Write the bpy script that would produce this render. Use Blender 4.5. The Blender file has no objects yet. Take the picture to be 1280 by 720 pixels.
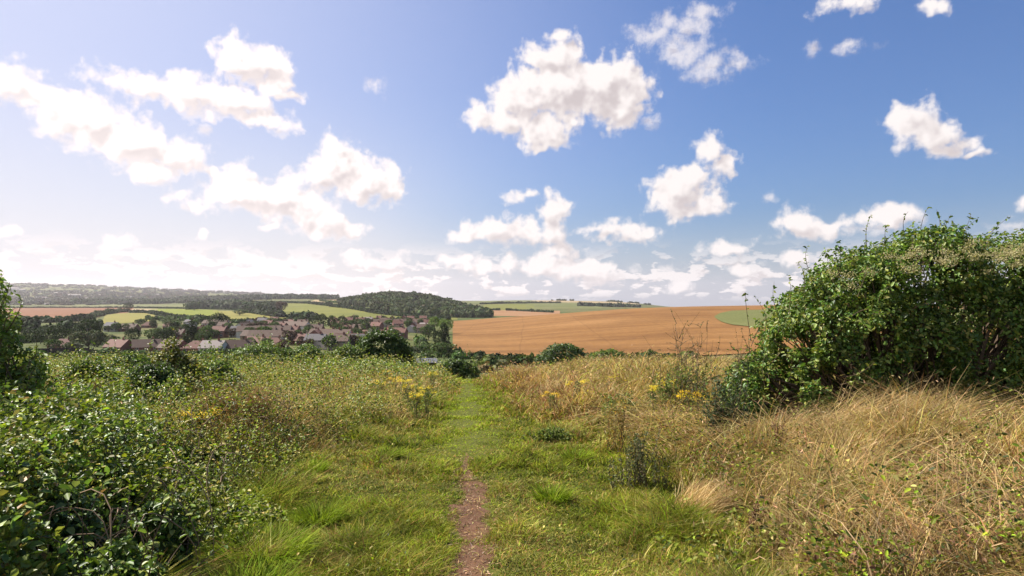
import bpy, math, random
import numpy as np
from mathutils import Vector
random.seed(7)
RNG = np.random.default_rng(11)
scene = bpy.context.scene
COL = scene.collection
F = 820.0                       # focal length of the photograph in its pixels (1280 wide)
CAM_Z = 1.65
PITCH = math.atan(16 / F)
SUN_AZ = math.radians(-62)      # from the view direction (+Y), negative = to the left
SUN_EL = math.radians(46)

# ------------------------------------------------------------------ noise
def _hash(ix, iy, iz):
    h = (ix.astype(np.int64) * 374761393 + iy.astype(np.int64) * 668265263 + iz.astype(np.int64) * 2147483647) & 0xffffffff
    h = ((h ^ (h >> 13)) * 1274126177) & 0xffffffff
    h = (h ^ (h >> 16)) & 0xffffffff
    return h / 4294967295.0
def vnoise(x, y, z=0.0):
    x = np.asarray(x, float); y = np.asarray(y, float); z = np.zeros_like(x) + z
    ix, iy, iz = np.floor(x), np.floor(y), np.floor(z)
    fx, fy, fz = x - ix, y - iy, z - iz
    fx = fx*fx*(3-2*fx); fy = fy*fy*(3-2*fy); fz = fz*fz*(3-2*fz)
    r = 0
    for dx in (0, 1):
        for dy in (0, 1):
            for dz in (0, 1):
                w = (fx if dx else 1-fx) * (fy if dy else 1-fy) * (fz if dz else 1-fz)
                r = r + w * _hash(ix+dx, iy+dy, iz+dz)
    return r
def fbm(x, y, z=0.0, o=3):
    a, s, t = 0.5, 0, 0
    for k in range(o):
        s = s + a * vnoise(np.asarray(x)*2**k + 17*k, np.asarray(y)*2**k - 9*k, np.asarray(z)*2**k + 5*k); t += a; a *= 0.5
    return s / t
def sstep(a, b, x):
    t = np.clip((np.asarray(x, float) - a) / (b - a), 0, 1)
    return t*t*(3-2*t)

# ------------------------------------------------------------------ terrain
def slope_of(y):                # photograph row -> z per metre of depth
    return (F*math.sin(PITCH) - (y-360)*math.cos(PITCH)) / (F*math.cos(PITCH) + (y-360)*math.sin(PITCH))
DEP = [150, 300, 400, 500, 600, 700, 800, 1000, 1200, 1700, 2400, 3500, 5000, 7000, 9500]
TAB = {                          # rows of the photograph at which the ground of each depth is seen
 -300: [461,437,425,415,409,405,402,397,393,388,384,376,362,349,360],
    0: [461,437,425,415,409,405,402,397,393,388,384,376,364,353,362],
  100: [461,437,425,415,409,405,402,397,393,388,384,376,365,355.5,364],
  200: [461,438,425,415,409,405,402,397,393,387,383,376,367,361,366],
  300: [461,438,424,415,409,405,402,397,392,385,379,372.5,369,365.5,369],
  370: [462,438,424,415,409,405,402,397,393,384,377,371.5,370,368,371],
  430: [464,438,424,415,409,405,402,397,391,379,374,373,373,372,374],
  480: [464,440,425,415,409,405,402,398,391,368,378,377,376,376,377],
  540: [466,444,428,418,411,406,402,398,391,371,378,377,376,376,377],
  585: [466,446,431,418,411,405,401,397,394,387,380,377,376,376,377],
  640: [466,446,429,415,405,399,396,397,395,388,380,375,376,376,377],
  700: [465,446,425,409,399,392,393,397,395,388,381,375.5,376,376,377],
  780: [463,446,420,403,393,387,386,392,395,389,383,377,377,377,377],
  850: [462,445,416,400,390,384.5,383.5,388,393,389,386,386,386,385,385],
 1000: [460,442,412,396,387,382,381,385,390,388,386,386,386,385,385],
 1280: [460,440,410,394,385,381,380,385,390,388,386,386,386,385,385],
 1900: [460,440,410,394,385,381,380,385,390,388,386,386,386,385,385]}
US = np.arange(-400, 1901, 10.0)
LS = np.linspace(math.log(36), math.log(9500), 320)
def _build_table():
    cols = sorted(TAB); near = {36: -2.40, 45: -2.86, 60: -4.7, 100: -9.4}
    G = np.zeros((len(cols), len(LS)))
    for i, c in enumerate(cols):
        dd = [36, 45, 60, 100] + DEP
        dip = max(0, 1 - abs(c-585)/120.0)
        zz = [near[36]-0.32*dip, near[45]-1.2*dip, near[60]-1.4*dip, near[100]] + [CAM_Z + slope_of(y)*d for y, d in zip(TAB[c], DEP)]
        G[i] = np.interp(np.exp(LS), dd, zz)
    out = np.array([np.interp(US, cols, G[:, j]) for j in range(len(LS))]).T
    def blur(a, n, ax):
        k = np.hanning(2*n+3)[1:-1]; k /= k.sum()
        p = [(0, 0), (0, 0)]; p[ax] = (n, n)
        b = np.pad(a, p, mode='edge')
        return np.apply_along_axis(lambda v: np.convolve(v, k, 'valid'), ax, b)
    return blur(blur(out, 4, 0), 4, 1)
ZT = _build_table()
def bilin(u, l):
    a = np.clip((u-US[0])/10.0, 0, len(US)-1.001); b = np.clip((l-LS[0])/(LS[1]-LS[0]), 0, len(LS)-1.001)
    i, j = a.astype(int), b.astype(int); fa, fb = a-i, b-j
    return ZT[i, j]*(1-fa)*(1-fb) + ZT[i+1, j]*fa*(1-fb) + ZT[i, j+1]*(1-fa)*fb + ZT[i+1, j+1]*fa*fb
def ground_z(x, y):
    x = np.asarray(x, float); y = np.asarray(y, float)
    R = np.hypot(x, y) + 1e-6; az = np.clip(np.arctan2(x, y), -0.9, 0.9)
    dep = R*np.cos(az); u = F*np.tan(az) + 640
    far = bilin(u, np.log(np.maximum(dep, 36)))
    yy = np.clip(y, -30, 60)
    near = -0.068*yy + 0.38*sstep(1.6, 5.0, x)*sstep(-2, 4, y) + 0.18*sstep(3.0, 6.0, -x)
    near = near + 0.10*(fbm(x*0.6, y*0.6, 3.3)-0.5)*sstep(2.0, 4.0, np.abs(x+0.07*y)) + 0.035*(fbm(x*2.2, y*2.2, 1.3)-0.5)
    xc = path_x(y)
    near = near - 0.035*np.exp(-((x-xc)/0.22)**2)*sstep(12, 8, y)
    t = sstep(28, 40, dep)
    return near*(1-t) + far*t
def path_x(y):
    y = np.asarray(y, float)
    return (585-640)/F*y + 0.05*np.sin(y*1.1+0.5)*sstep(0, 4, y) + 0.03*np.sin(y*2.7)
def XY(px, dep):                 # photograph column + depth -> ground position
    return ((px-640)/F*dep, dep)
def at(px, dep, dz=0.0):
    x, y = XY(px, dep)
    return Vector((x, y, float(ground_z(x, y)) + dz))
def dep_at(px, row, lo=30, hi=8000):   # depth at which the ground first shows at this row
    s = slope_of(row)
    d = np.exp(np.linspace(math.log(lo), math.log(hi), 900))
    x = (px-640)/F*d
    below = (CAM_Z + s*d) <= ground_z(x, d)
    i = int(np.argmax(below))
    return float(d[i]) if below.any() else hi

# ------------------------------------------------------------------ materials
def mat(name):
    m = bpy.data.materials.new(name); m.use_nodes = True
    nt = m.node_tree; nt.nodes.clear()
    return m, nt
def N(nt, typ, **kw):
    n = nt.nodes.new(typ)
    for k, v in kw.items():
        if k == 'inp':
            for a, b in v.items(): n.inputs[a].default_value = b
        else: setattr(n, k, v)
    return n
def ramp(nt, fac, stops):
    r = nt.nodes.new('ShaderNodeValToRGB'); e = r.color_ramp.elements
    while len(e) < len(stops): e.new(0.5)
    for el, (p, c) in zip(e, stops):
        el.position = p; el.color = (*c, 1)
    nt.links.new(fac, r.inputs[0]); return r.outputs[0]
def mulc(nt, a, b, fac=1.0, mode='MULTIPLY'):
    m = nt.nodes.new('ShaderNodeMix'); m.data_type = 'RGBA'; m.blend_type = mode
    m.inputs[0].default_value = fac
    for s, v in ((m.inputs[6], a), (m.inputs[7], b)):
        if hasattr(v, 'links') or hasattr(v, 'is_output'): nt.links.new(v, s)
        else: s.default_value = (*v, 1)
    return m.outputs[2]
def foliage_mat(name, translucency=0.35, rough=0.55, spec=0.3, noise_scale=None, nvar=0.35):
    """colour comes from the leaf's own colour attribute, varied by noise in object space"""
    m, nt = mat(name); L = nt.links
    a = N(nt, 'ShaderNodeAttribute', attribute_name='col')
    c = a.outputs['Color']
    if noise_scale:
        tc = N(nt, 'ShaderNodeNewGeometry')
        no = N(nt, 'ShaderNodeTexNoise', inp={'Scale': noise_scale, 'Detail': 3.0}); L.new(tc.outputs['Position'], no.inputs['Vector'])
        c = mulc(nt, c, ramp(nt, no.outputs['Fac'], [(0.3, (1-nvar,)*3), (0.7, (1+nvar*0.6, 1+nvar*0.55, 1+nvar*0.2))]))
    p = N(nt, 'ShaderNodeBsdfPrincipled', inp={'Roughness': rough, 'Specular IOR Level': spec}); L.new(c, p.inputs['Base Color'])
    t = N(nt, 'ShaderNodeBsdfTranslucent'); L.new(mulc(nt, c, (1.25, 1.3, 0.75)), t.inputs['Color'])
    x = N(nt, 'ShaderNodeMixShader'); x.inputs[0].default_value = translucency
    L.new(p.outputs[0], x.inputs[1]); L.new(t.outputs[0], x.inputs[2])
    o = N(nt, 'ShaderNodeOutputMaterial'); L.new(x.outputs[0], o.inputs['Surface'])
    return m
def plain(name, c1, c2=None, scale=3.0, rough=0.8, spec=0.25, bump=0.0, stretch=None, metallic=0.0):
    m, nt = mat(name); L = nt.links
    p = N(nt, 'ShaderNodeBsdfPrincipled', inp={'Roughness': rough, 'Specular IOR Level': spec, 'Metallic': metallic})
    tc = N(nt, 'ShaderNodeTexCoord'); no = N(nt, 'ShaderNodeTexNoise', inp={'Scale': scale, 'Detail': 6.0, 'Roughness': 0.6})
    v = tc.outputs['Object']
    if stretch:
        mp = N(nt, 'ShaderNodeMapping'); mp.inputs['Scale'].default_value = stretch; L.new(v, mp.inputs[0]); v = mp.outputs[0]
    L.new(v, no.inputs['Vector'])
    L.new(ramp(nt, no.outputs['Fac'], [(0.32, c1), (0.68, c2 or tuple(x*0.75 for x in c1))]), p.inputs['Base Color'])
    if bump:
        b = N(nt, 'ShaderNodeBump', inp={'Strength': bump, 'Distance': 0.05}); L.new(no.outputs['Fac'], b.inputs['Height']); L.new(b.outputs[0], p.inputs['Normal'])
    o = N(nt, 'ShaderNodeOutputMaterial'); L.new(p.outputs[0], o.inputs['Surface'])
    return m

# ------------------------------------------------------------------ objects
def np_mesh(name, V, quads=None, tris=None, cols=None, smooth=False):
    me = bpy.data.meshes.new(name)
    V = np.asarray(V, np.float32)
    nq = 0 if quads is None else len(quads); nt_ = 0 if tris is None else len(tris)
    me.vertices.add(len(V)); me.vertices.foreach_set('co', V.ravel())
    idx = []
    if nq: idx.append(np.asarray(quads, np.int32).ravel())
    if nt_: idx.append(np.asarray(tris, np.int32).ravel())
    idx = np.concatenate(idx); me.loops.add(len(idx)); me.loops.foreach_set('vertex_index', idx)
    me.polygons.add(nq+nt_)
    st = np.concatenate([np.arange(nq)*4, nq*4+np.arange(nt_)*3]).astype(np.int32)
    me.polygons.foreach_set('loop_start', st)
    if smooth: me.polygons.foreach_set('use_smooth', np.ones(nq+nt_, bool))
    me.update(calc_edges=True); me.validate()
    if cols is not None:
        at_ = me.color_attributes.new('col', 'FLOAT_COLOR', 'POINT')
        c4 = np.ones((len(V), 4), np.float32); c4[:, :3] = cols
        at_.data.foreach_set('color', c4.ravel())
    return me
def link(name, me, material=None, parent=None, loc=None):
    o = bpy.data.objects.new(name, me); COL.objects.link(o)
    if material is not None:
        me.materials.clear(); me.materials.append(material)
    if parent: o.parent = parent
    if loc is not None: o.location = loc
    return o
def tag(o, label=None, cat=None, group=None, kind=None):
    if label: o['label'] = label
    if cat: o['category'] = cat
    if group: o['group'] = group
    if kind: o['kind'] = kind
    return o
def empty(name, loc=(0, 0, 0), rz=0, **k):
    o = bpy.data.objects.new(name, None); COL.objects.link(o); o.location = loc; o.rotation_euler = (0, 0, rz)
    o.empty_display_size = 0.2
    return tag(o, **k)
def copy_tree(o, parent=None):
    c = o.copy(); COL.objects.link(c); c.parent = parent
    for ch in list(o.children): copy_tree(ch, c)
    return c
class MB:                        # collects boxes, prisms and tubes for one mesh
    def __init__(s): s.v = []; s.f = []
    def add(s, vs, fs):
        n = len(s.v); s.v += [tuple(v) for v in vs]; s.f += [tuple(i+n for i in f) for f in fs]; return s
    def box(s, x0, x1, y0, y1, z0, z1):
        return s.add([(x0,y0,z0),(x1,y0,z0),(x1,y1,z0),(x0,y1,z0),(x0,y0,z1),(x1,y0,z1),(x1,y1,z1),(x0,y1,z1)],
                     [(0,3,2,1),(4,5,6,7),(0,1,5,4),(1,2,6,5),(2,3,7,6),(3,0,4,7)])
    def tube(s, pts, rads, n=6):
        pts = [Vector(p) for p in pts]; vs = []; fs = []
        for i, p in enumerate(pts):
            d = (pts[min(i+1, len(pts)-1)] - pts[max(i-1, 0)]).normalized()
            a = d.orthogonal().normalized(); b = d.cross(a)
            if i == 0: ref = a
            else:
                a = (ref - d*ref.dot(d)).normalized(); b = d.cross(a); ref = a
            for k in range(n):
                t = 2*math.pi*k/n; vs.append(p + (a*math.cos(t) + b*math.sin(t))*rads[i])
        for i in range(len(pts)-1):
            for k in range(n): fs.append((i*n+k, i*n+(k+1) % n, (i+1)*n+(k+1) % n, (i+1)*n+k))
        fs.append(tuple(range(n))[::-1]); fs.append(tuple((len(pts)-1)*n+k for k in range(n)))
        return s.add(vs, fs)
    def mesh(s, name, smooth=False):
        me = bpy.data.meshes.new(name); me.from_pydata(s.v, [], s.f); me.update()
        if smooth: me.polygons.foreach_set('use_smooth', [True]*len(s.f))
        return me
    def build(s, name, material, parent=None, smooth=False): return link(name, s.mesh(name, smooth), material, parent)

# ---- leaf and blade clouds ------------------------------------------------
def unit(v): return v / (np.linalg.norm(v, axis=1, keepdims=True) + 1e-9)
def leaves(P, Nn, L, W, cols, fold=0.25, rng=RNG, up_bias=0.0, hang=None):
    """one folded six-cornered leaf per point: P root, Nn face normal, L length, W width"""
    n = len(P); L = np.broadcast_to(L, n)[:, None]; W = np.broadcast_to(W, n)[:, None]
    r = rng.normal(size=(n, 3))
    if hang is not None: r = r*0.6 + np.asarray(hang)
    d = unit(r - Nn*np.sum(r*Nn, 1, keepdims=True)); s = np.cross(d, Nn)
    f = Nn*W*fold
    V = np.stack([P, P+d*L*.32+s*W*.46+f, P+d*L*.72+s*W*.36+f, P+d*L-f*.6, P+d*L*.72-s*W*.36+f, P+d*L*.32-s*W*.46+f], 1)
    b = (np.arange(n)*6)[:, None]
    Q = np.concatenate([b+np.array([0, 1, 2, 3]), b+np.array([0, 3, 4, 5])])
    return V.reshape(-1, 3), Q, np.repeat(cols, 6, axis=0)
def blades(P, h, w, az, lean, droop, cols, K=3, rng=RNG, tipcols=None):
    n = len(P); face = az + rng.normal(0, 0.9, n) + math.pi/2
    s = np.stack([np.cos(face), np.sin(face), np.zeros(n)], 1)
    d = np.stack([np.cos(az), np.sin(az), np.zeros(n)], 1)
    lev = []; cl = []
    for k in range(K+1):
        t = k/K
        c = P + d*(h*lean*t**1.8)[:, None] + np.array([0, 0, 1.])*(h*(t - droop*t**2.6))[:, None]
        ww = (w*(1-t**1.6)*0.5 + w*0.04)[:, None]
        cc = cols if tipcols is None else cols*(1-t*t) + tipcols*t*t
        lev.append(c - s*ww); cl.append(cc)
        if k < K: lev.append(c + s*ww); cl.append(cc)
    m = 2*K+1
    V = np.stack(lev, 1).reshape(-1, 3); C = np.stack(cl, 1).reshape(-1, 3)
    b = (np.arange(n)*m)[:, None]
    Q = np.concatenate([b+np.array([2*k, 2*k+1, 2*k+3, 2*k+2]) for k in range(K-1)])
    T = b+np.array([2*K-2, 2*K-1, 2*K])
    return V, Q, T, C
class Cloud:                     # joins several arrays into one mesh
    def __init__(s): s.V = []; s.Q = []; s.T = []; s.C = []; s.n = 0
    def add(s, V, Q=None, T=None, C=None):
        s.V.append(V); s.C.append(C)
        if Q is not None and len(Q): s.Q.append(Q+s.n)
        if T is not None and len(T): s.T.append(T+s.n)
        s.n += len(V); return s
    def mesh(s, name):
        return np_mesh(name, np.concatenate(s.V), np.concatenate(s.Q) if s.Q else None, np.concatenate(s.T) if s.T else None, np.concatenate(s.C))
def tint(base, n, var=0.25, rng=RNG, hue=0.12):
    b = np.asarray(base)[None] * (1 + rng.normal(0, var, (n, 1)))
    b = b*(1 + rng.normal(0, hue, (n, 3)))
    return np.clip(b, 0.004, 0.9)
SKY_TINT = (0.43, 0.585, 0.895)
HAZE_D = 4.4e-5
# ------------------------------------------------------------------ camera
cam = bpy.data.objects.new('camera', bpy.data.cameras.new('camera')); COL.objects.link(cam)
cam.location = (0, 0, CAM_Z); cam.rotation_euler = (math.pi/2 + PITCH, 0, 0)
cam.data.sensor_width = 36; cam.data.lens = 36*F/1280; cam.data.clip_start = 0.05; cam.data.clip_end = 40000
scene.camera = cam
# ------------------------------------------------------------------ sun
sd = bpy.data.lights.new('sun', 'SUN'); sd.energy = 5.0; sd.angle = math.radians(0.55); sd.color = (1.0, 0.94, 0.86)
sun = bpy.data.objects.new('sun', sd); COL.objects.link(sun)
sdir = Vector((math.sin(SUN_AZ)*math.cos(SUN_EL), math.cos(SUN_AZ)*math.cos(SUN_EL), math.sin(SUN_EL)))
sun.rotation_euler = sdir.to_track_quat('Z', 'Y').to_euler()
# ------------------------------------------------------------------ sky with cumulus
world = bpy.data.worlds.new('World'); scene.world = world; world.use_nodes = True
wt = world.node_tree; wt.nodes.clear(); WL = wt.links
def Mn(nt, op, a, b=None, c=None, clamp=False):
    n = nt.nodes.new('ShaderNodeMath'); n.operation = op; n.use_clamp = clamp
    for i, v in enumerate((a, b, c)):
        if v is None: continue
        if isinstance(v, (int, float)): n.inputs[i].default_value = v
        else: nt.links.new(v, n.inputs[i])
    return n.outputs[0]
def mrange(nt, v, a, b, c=0.0, d=1.0, smooth=True):
    n = nt.nodes.new('ShaderNodeMapRange'); n.interpolation_type = 'SMOOTHSTEP' if smooth else 'LINEAR'
    nt.links.new(v, n.inputs[0])
    for i, q in zip((1, 2, 3, 4), (a, b, c, d)): n.inputs[i].default_value = q
    return n.outputs[0]
def dir_uv(px, py):
    r = Vector((px-640, F*math.cos(PITCH) + (py-360)*math.sin(PITCH), F*math.sin(PITCH) - (py-360)*math.cos(PITCH))).normalized()
    return math.atan2(r.x, r.y)*F, math.asin(r.z)*F
CUMULUS = [  # (column, row, half width, half height) in the photograph, turned into directions
 (20,105,60,28),(50,118,45,20),(75,122,40,18),(110,150,62,33),(160,178,72,36),(210,200,55,28),(90,160,45,20),(190,216,35,16),(238,205,33,18),
 (135,98,22,8),(180,105,60,20),(230,113,65,25),(282,122,60,28),(302,78,36,28),(335,82,36,28),(290,55,20,17),(325,146,42,16),(365,121,22,8),(345,105,30,20),
 (300,237,46,29),(345,247,52,26),(272,220,20,14),(400,275,40,22),(430,290,32,12),(370,257,42,22),
 (425,205,36,34),(418,182,18,15),(455,225,50,28),(400,220,38,26),(487,242,22,18),(466,214,18,16),
 (242,258,26,11),(222,249,14,7),(155,302,26,11),(250,293,13,5),(335,283,10,5),
 (692,72,42,26),(702,112,72,42),(742,112,58,42),(652,122,40,33),(604,147,25,18),(680,160,42,26),(775,135,38,28),(760,92,44,23),(673,184,18,10),(695,44,11,7),(640,150,30,20),(788,103,26,26),
 (886,188,19,17),(896,210,24,20),(850,237,45,30),(865,260,38,18),(832,232,26,23),
 (1145,152,37,28),(1160,168,40,24),(1180,189,34,12),(1212,196,30,7),
 (1060,3,42,12),(1180,3,26,10),(1000,279,34,19),(1045,280,31,15),(1025,291,50,9),(1115,268,34,17),(1000,328,26,13),
 (775,286,44,16),(800,294,28,12),(748,281,18,10),(620,287,45,19),(590,294,38,11),(652,290,38,18),(688,266,22,25),(683,240,8,11),(650,243,13,9),
 (700,316,38,16),(670,332,58,14),(738,342,48,14),(605,336,36,10),(690,290,20,28),(575,330,26,10),
 (900,309,30,11),(922,308,15,11),(926,334,27,9),(850,356,20,8),(1275,250,12,8),(470,326,40,8),(440,320,14,8),(350,330,60,7),(300,324,30,6),(12,290,30,7)]
WISPS = [(820,45,44,17),(858,62,36,24),(888,86,36,18),(922,76,27,13),(850,30,50,18),(880,14,30,13),(472,105,9,18),(1017,57,14,13),(1070,57,27,9),
 (1262,282,36,14),(820,150,12,10),(955,248,12,9),(1070,330,40,12),(1090,285,30,14),(838,338,18,8),(250,160,10,12)]
def blob_group(name, blobs, sm):
    g = bpy.data.node_groups.new(name, 'ShaderNodeTree')
    g.interface.new_socket('Vector', in_out='INPUT', socket_type='NodeSocketVector')
    g.interface.new_socket('Density', in_out='OUTPUT', socket_type='NodeSocketFloat')
    gi = g.nodes.new('NodeGroupInput'); go = g.nodes.new('NodeGroupOutput'); acc = None
    for (px, py, rx, ry) in blobs:
        u, v = dir_uv(px, py); u1, v1 = dir_uv(px+rx, py); sc_ = abs(u1-u)/rx; u2, v2 = dir_uv(px, py-ry); ru, rv = rx*sc_, abs(v2-v)
        m = g.nodes.new('ShaderNodeVectorMath'); m.operation = 'MULTIPLY_ADD'
        g.links.new(gi.outputs[0], m.inputs[0]); m.inputs[1].default_value = (1/ru, 1/rv, 0); m.inputs[2].default_value = (-u/ru, -v/rv, 0)
        l = g.nodes.new('ShaderNodeVectorMath'); l.operation = 'LENGTH'; g.links.new(m.outputs[0], l.inputs[0])
        s = math.sqrt(min(ru, rv)*20)
        f = Mn(g, 'MULTIPLY_ADD', l.outputs[1], -s, s)
        acc = f if acc is None else Mn(g, 'SMOOTH_MAX', acc, f, sm)
    g.links.new(acc, go.inputs[0]); return g

tc = wt.nodes.new('ShaderNodeTexCoord'); sp = wt.nodes.new('ShaderNodeSeparateXYZ'); WL.new(tc.outputs['Generated'], sp.inputs[0])
U = Mn(wt, 'MULTIPLY', Mn(wt, 'ARCTAN2', sp.outputs[0], sp.outputs[1]), F)
V_ = Mn(wt, 'MULTIPLY', Mn(wt, 'ARCSINE', sp.outputs[2]), F)
cv = wt.nodes.new('ShaderNodeCombineXYZ'); WL.new(U, cv.inputs[0]); WL.new(V_, cv.inputs[1]); UV = cv.outputs[0]
def vadd(a, off=None, sock=None, scale=None):
    n = wt.nodes.new('ShaderNodeVectorMath')
    if scale is not None: n.operation = 'MULTIPLY'; WL.new(a, n.inputs[0]); n.inputs[1].default_value = scale
    else:
        n.operation = 'ADD'; WL.new(a, n.inputs[0])
        if sock is not None: WL.new(sock, n.inputs[1])
        else: n.inputs[1].default_value = off
    return n.outputs[0]
def noise(vec, scale, detail, rough=0.55, col=False):
    n = wt.nodes.new('ShaderNodeTexNoise'); n.noise_dimensions = '2D'; n.inputs['Scale'].default_value = scale; n.inputs['Detail'].default_value = detail; n.inputs['Roughness'].default_value = rough
    WL.new(vec, n.inputs['Vector']); return n.outputs['Color'] if col else n.outputs['Fac']
def wmix(fac, a, b, mode='MIX'):
    m = wt.nodes.new('ShaderNodeMix'); m.data_type = 'RGBA'; m.blend_type = mode
    for s, v in ((m.inputs[0], fac), (m.inputs[6], a), (m.inputs[7], b)):
        if isinstance(v, (int, float)): s.default_value = v
        elif isinstance(v, tuple): s.default_value = (*v, 1)
        else: WL.new(v, s)
    return m.outputs[2]
STR = 0.12; k = 1/STR
left = mrange(wt, U, 120, -260)
sky = wt.nodes.new('ShaderNodeTexSky'); sky.sky_type = 'NISHITA'; sky.sun_disc = False
sky.sun_elevation = SUN_EL; sky.sun_rotation = SUN_AZ; sky.air_density = 1.25; sky.dust_density = 1.6; sky.ozone_density = 1.6; sky.altitude = 60
skyc = wmix(1.0, sky.outputs[0], SKY_TINT, 'MULTIPLY')
hazeb = Mn(wt, 'MULTIPLY', mrange(wt, V_, 118, -14), Mn(wt, 'MULTIPLY_ADD', left, 0.25, 0.55))
skyc = wmix(hazeb, skyc, wmix(left, (0.62*k, 0.635*k, 0.735*k), (0.80*k, 0.70*k, 0.67*k)))
skyc = wmix(Mn(wt, 'MULTIPLY', mrange(wt, U, 330, -700), 0.72), skyc, (0.65*k, 0.635*k, 0.745*k))
skyc = wmix(Mn(wt, 'MULTIPLY', Mn(wt, 'MULTIPLY', left, left), mrange(wt, V_, 270, 40, 0.0, 0.5)), skyc, (0.80*k, 0.755*k, 0.74*k))
def background(c):
    b = wt.nodes.new('ShaderNodeBackground'); b.inputs[1].default_value = 0.0665; WL.new(c, b.inputs[0]); return b.outputs[0]
def region(name, u0, u1):
    """the clouds of one sector of the sky (sectors only keep the node tree quick to evaluate)"""
    cu = [c for c in CUMULUS if u0-70 < dir_uv(c[0], c[1])[0] + c[2] and dir_uv(c[0], c[1])[0] - c[2] < u1+70]
    wi = [c for c in WISPS if u0-60 < dir_uv(c[0], c[1])[0] + c[2] and dir_uv(c[0], c[1])[0] - c[2] < u1+60]
    GC = blob_group('cumulus_' + name, cu, 5.0)
    warp = vadd(vadd(noise(UV, 1/46.0, 2.0, 0.55, True), (-0.5, -0.5, -0.5)), scale=(34, 26, 0))
    def field(vec, shade=False):
        q = vadd(vec, sock=warp)
        g = wt.nodes.new('ShaderNodeGroup'); g.node_tree = GC; WL.new(q, g.inputs[0])
        n1 = noise(vec, 1/26.0, 2.5 if shade else 7.0, 0.6)
        vo = wt.nodes.new('ShaderNodeTexVoronoi'); vo.voronoi_dimensions = '2D'; vo.feature = 'F1'; vo.inputs['Scale'].default_value = 1/17.0
        vo.inputs['Detail'].default_value = 0.0 if shade else 1.0
        WL.new(q, vo.inputs['Vector'])
        puff = 3.0 if shade else Mn(wt, 'MULTIPLY_ADD', vo.outputs['Distance'], -8.0, 7.0)
        return Mn(wt, 'ADD', Mn(wt, 'MULTIPLY_ADD', n1, 34.0, -17.0), Mn(wt, 'ADD', puff, g.outputs[0])), g.outputs[0]
    d1, raw1 = field(UV); d2, raw2 = field(vadd(UV, (-10, 13, 0)), True)
    d1s = Mn(wt, 'ADD', raw1, Mn(wt, 'MULTIPLY_ADD', noise(UV, 1/26.0, 2.5, 0.6), 34.0, -17.0))
    a_c = mrange(wt, d1, -2.5, 11.0)
    bandv = vadd(UV, scale=(1/44.0, 1/17.0, 0)); bn = noise(vadd(bandv, (3.1, 7.7, 0)), 1.0, 6, 0.58)
    bmask = Mn(wt, 'MULTIPLY', mrange(wt, V_, -4, 14), mrange(wt, V_, 78, 30))
    bth = Mn(wt, 'MULTIPLY_ADD', left, -0.03, 0.50)
    a_b = Mn(wt, 'MULTIPLY', Mn(wt, 'MULTIPLY', mrange(wt, Mn(wt, 'SUBTRACT', bn, bth), 0.0, 0.06), bmask), 0.9)
    bn2 = noise(vadd(bandv, (3.0, 8.05, 0)), 1.0, 3, 0.58)
    lit_b = mrange(wt, Mn(wt, 'SUBTRACT', bn, bn2), -0.10, 0.07)
    alpha = Mn(wt, 'MAXIMUM', a_c, a_b)
    if wi:
        GW = blob_group('wisps_' + name, wi, 5.0)
        gw = wt.nodes.new('ShaderNodeGroup'); gw.node_tree = GW; WL.new(vadd(UV, sock=warp), gw.inputs[0])
        a_w = Mn(wt, 'MULTIPLY', mrange(wt, Mn(wt, 'MULTIPLY_ADD', noise(UV, 1/22.0, 7, 0.65), 40.0, Mn(wt, 'ADD', gw.outputs[0], -21.0)), -4.0, 16.0), 0.72)
        alpha = Mn(wt, 'MAXIMUM', alpha, a_w)
    lit_c = mrange(wt, Mn(wt, 'SUBTRACT', d1s, d2), -15.0, 9.0)
    lit_c = Mn(wt, 'ADD', lit_c, mrange(wt, raw1, 16.0, 2.0, 0.0, 0.30), clamp=True)
    lit = Mn(wt, 'MAXIMUM', lit_c, Mn(wt, 'MULTIPLY', Mn(wt, 'SUBTRACT', 1.0, a_c), lit_b))
    lit = Mn(wt, 'ADD', lit, Mn(wt, 'MULTIPLY', mrange(wt, U, 120, -520), 0.40), clamp=True)
    nsun = mrange(wt, U, 200, -420); cloudc = wmix(lit, (0.55*k, 0.49*k, 0.495*k), wmix(nsun, (0.86*k, 0.80*k, 0.785*k), (0.99*k, 0.88*k, 0.86*k)))
    return background(wmix(alpha, skyc, cloudc))
cuts = [-640, -330, -80, 165, 640]
acc = background(skyc)
for i_ in range(4):
    inside = Mn(wt, 'MULTIPLY', Mn(wt, 'GREATER_THAN', U, cuts[i_]), Mn(wt, 'LESS_THAN', U, cuts[i_+1]))
    inside = Mn(wt, 'MULTIPLY', inside, Mn(wt, 'MULTIPLY', Mn(wt, 'GREATER_THAN', V_, -6), Mn(wt, 'LESS_THAN', V_, 460)))
    ms = wt.nodes.new('ShaderNodeMixShader'); WL.new(inside, ms.inputs[0]); WL.new(acc, ms.inputs[1]); WL.new(region('sector%d' % i_, cuts[i_], cuts[i_+1]), ms.inputs[2]); acc = ms.outputs[0]
wo = wt.nodes.new('ShaderNodeOutputWorld'); WL.new(acc, wo.inputs[0])
world.cycles.sampling_method = 'MANUAL'; world.cycles.sample_map_resolution = 256
vs = scene.view_settings; scene.display_settings.display_device = 'sRGB'
vs.view_transform = 'Standard'; vs.look = 'None'; vs.gamma = 1; vs.use_curve_mapping = False; vs.exposure = 1.12
scene.cycles.max_bounces = 6; scene.cycles.diffuse_bounces = 2; scene.cycles.glossy_bounces = 2; scene.cycles.transmission_bounces = 3
scene.cycles.volume_bounces = 0; scene.cycles.transparent_max_bounces = 4
scene.cycles.use_denoising = True; scene.cycles.denoiser = 'OPENIMAGEDENOISE'; scene.cycles.denoising_input_passes = 'RGB_ALBEDO_NORMAL'
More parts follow.
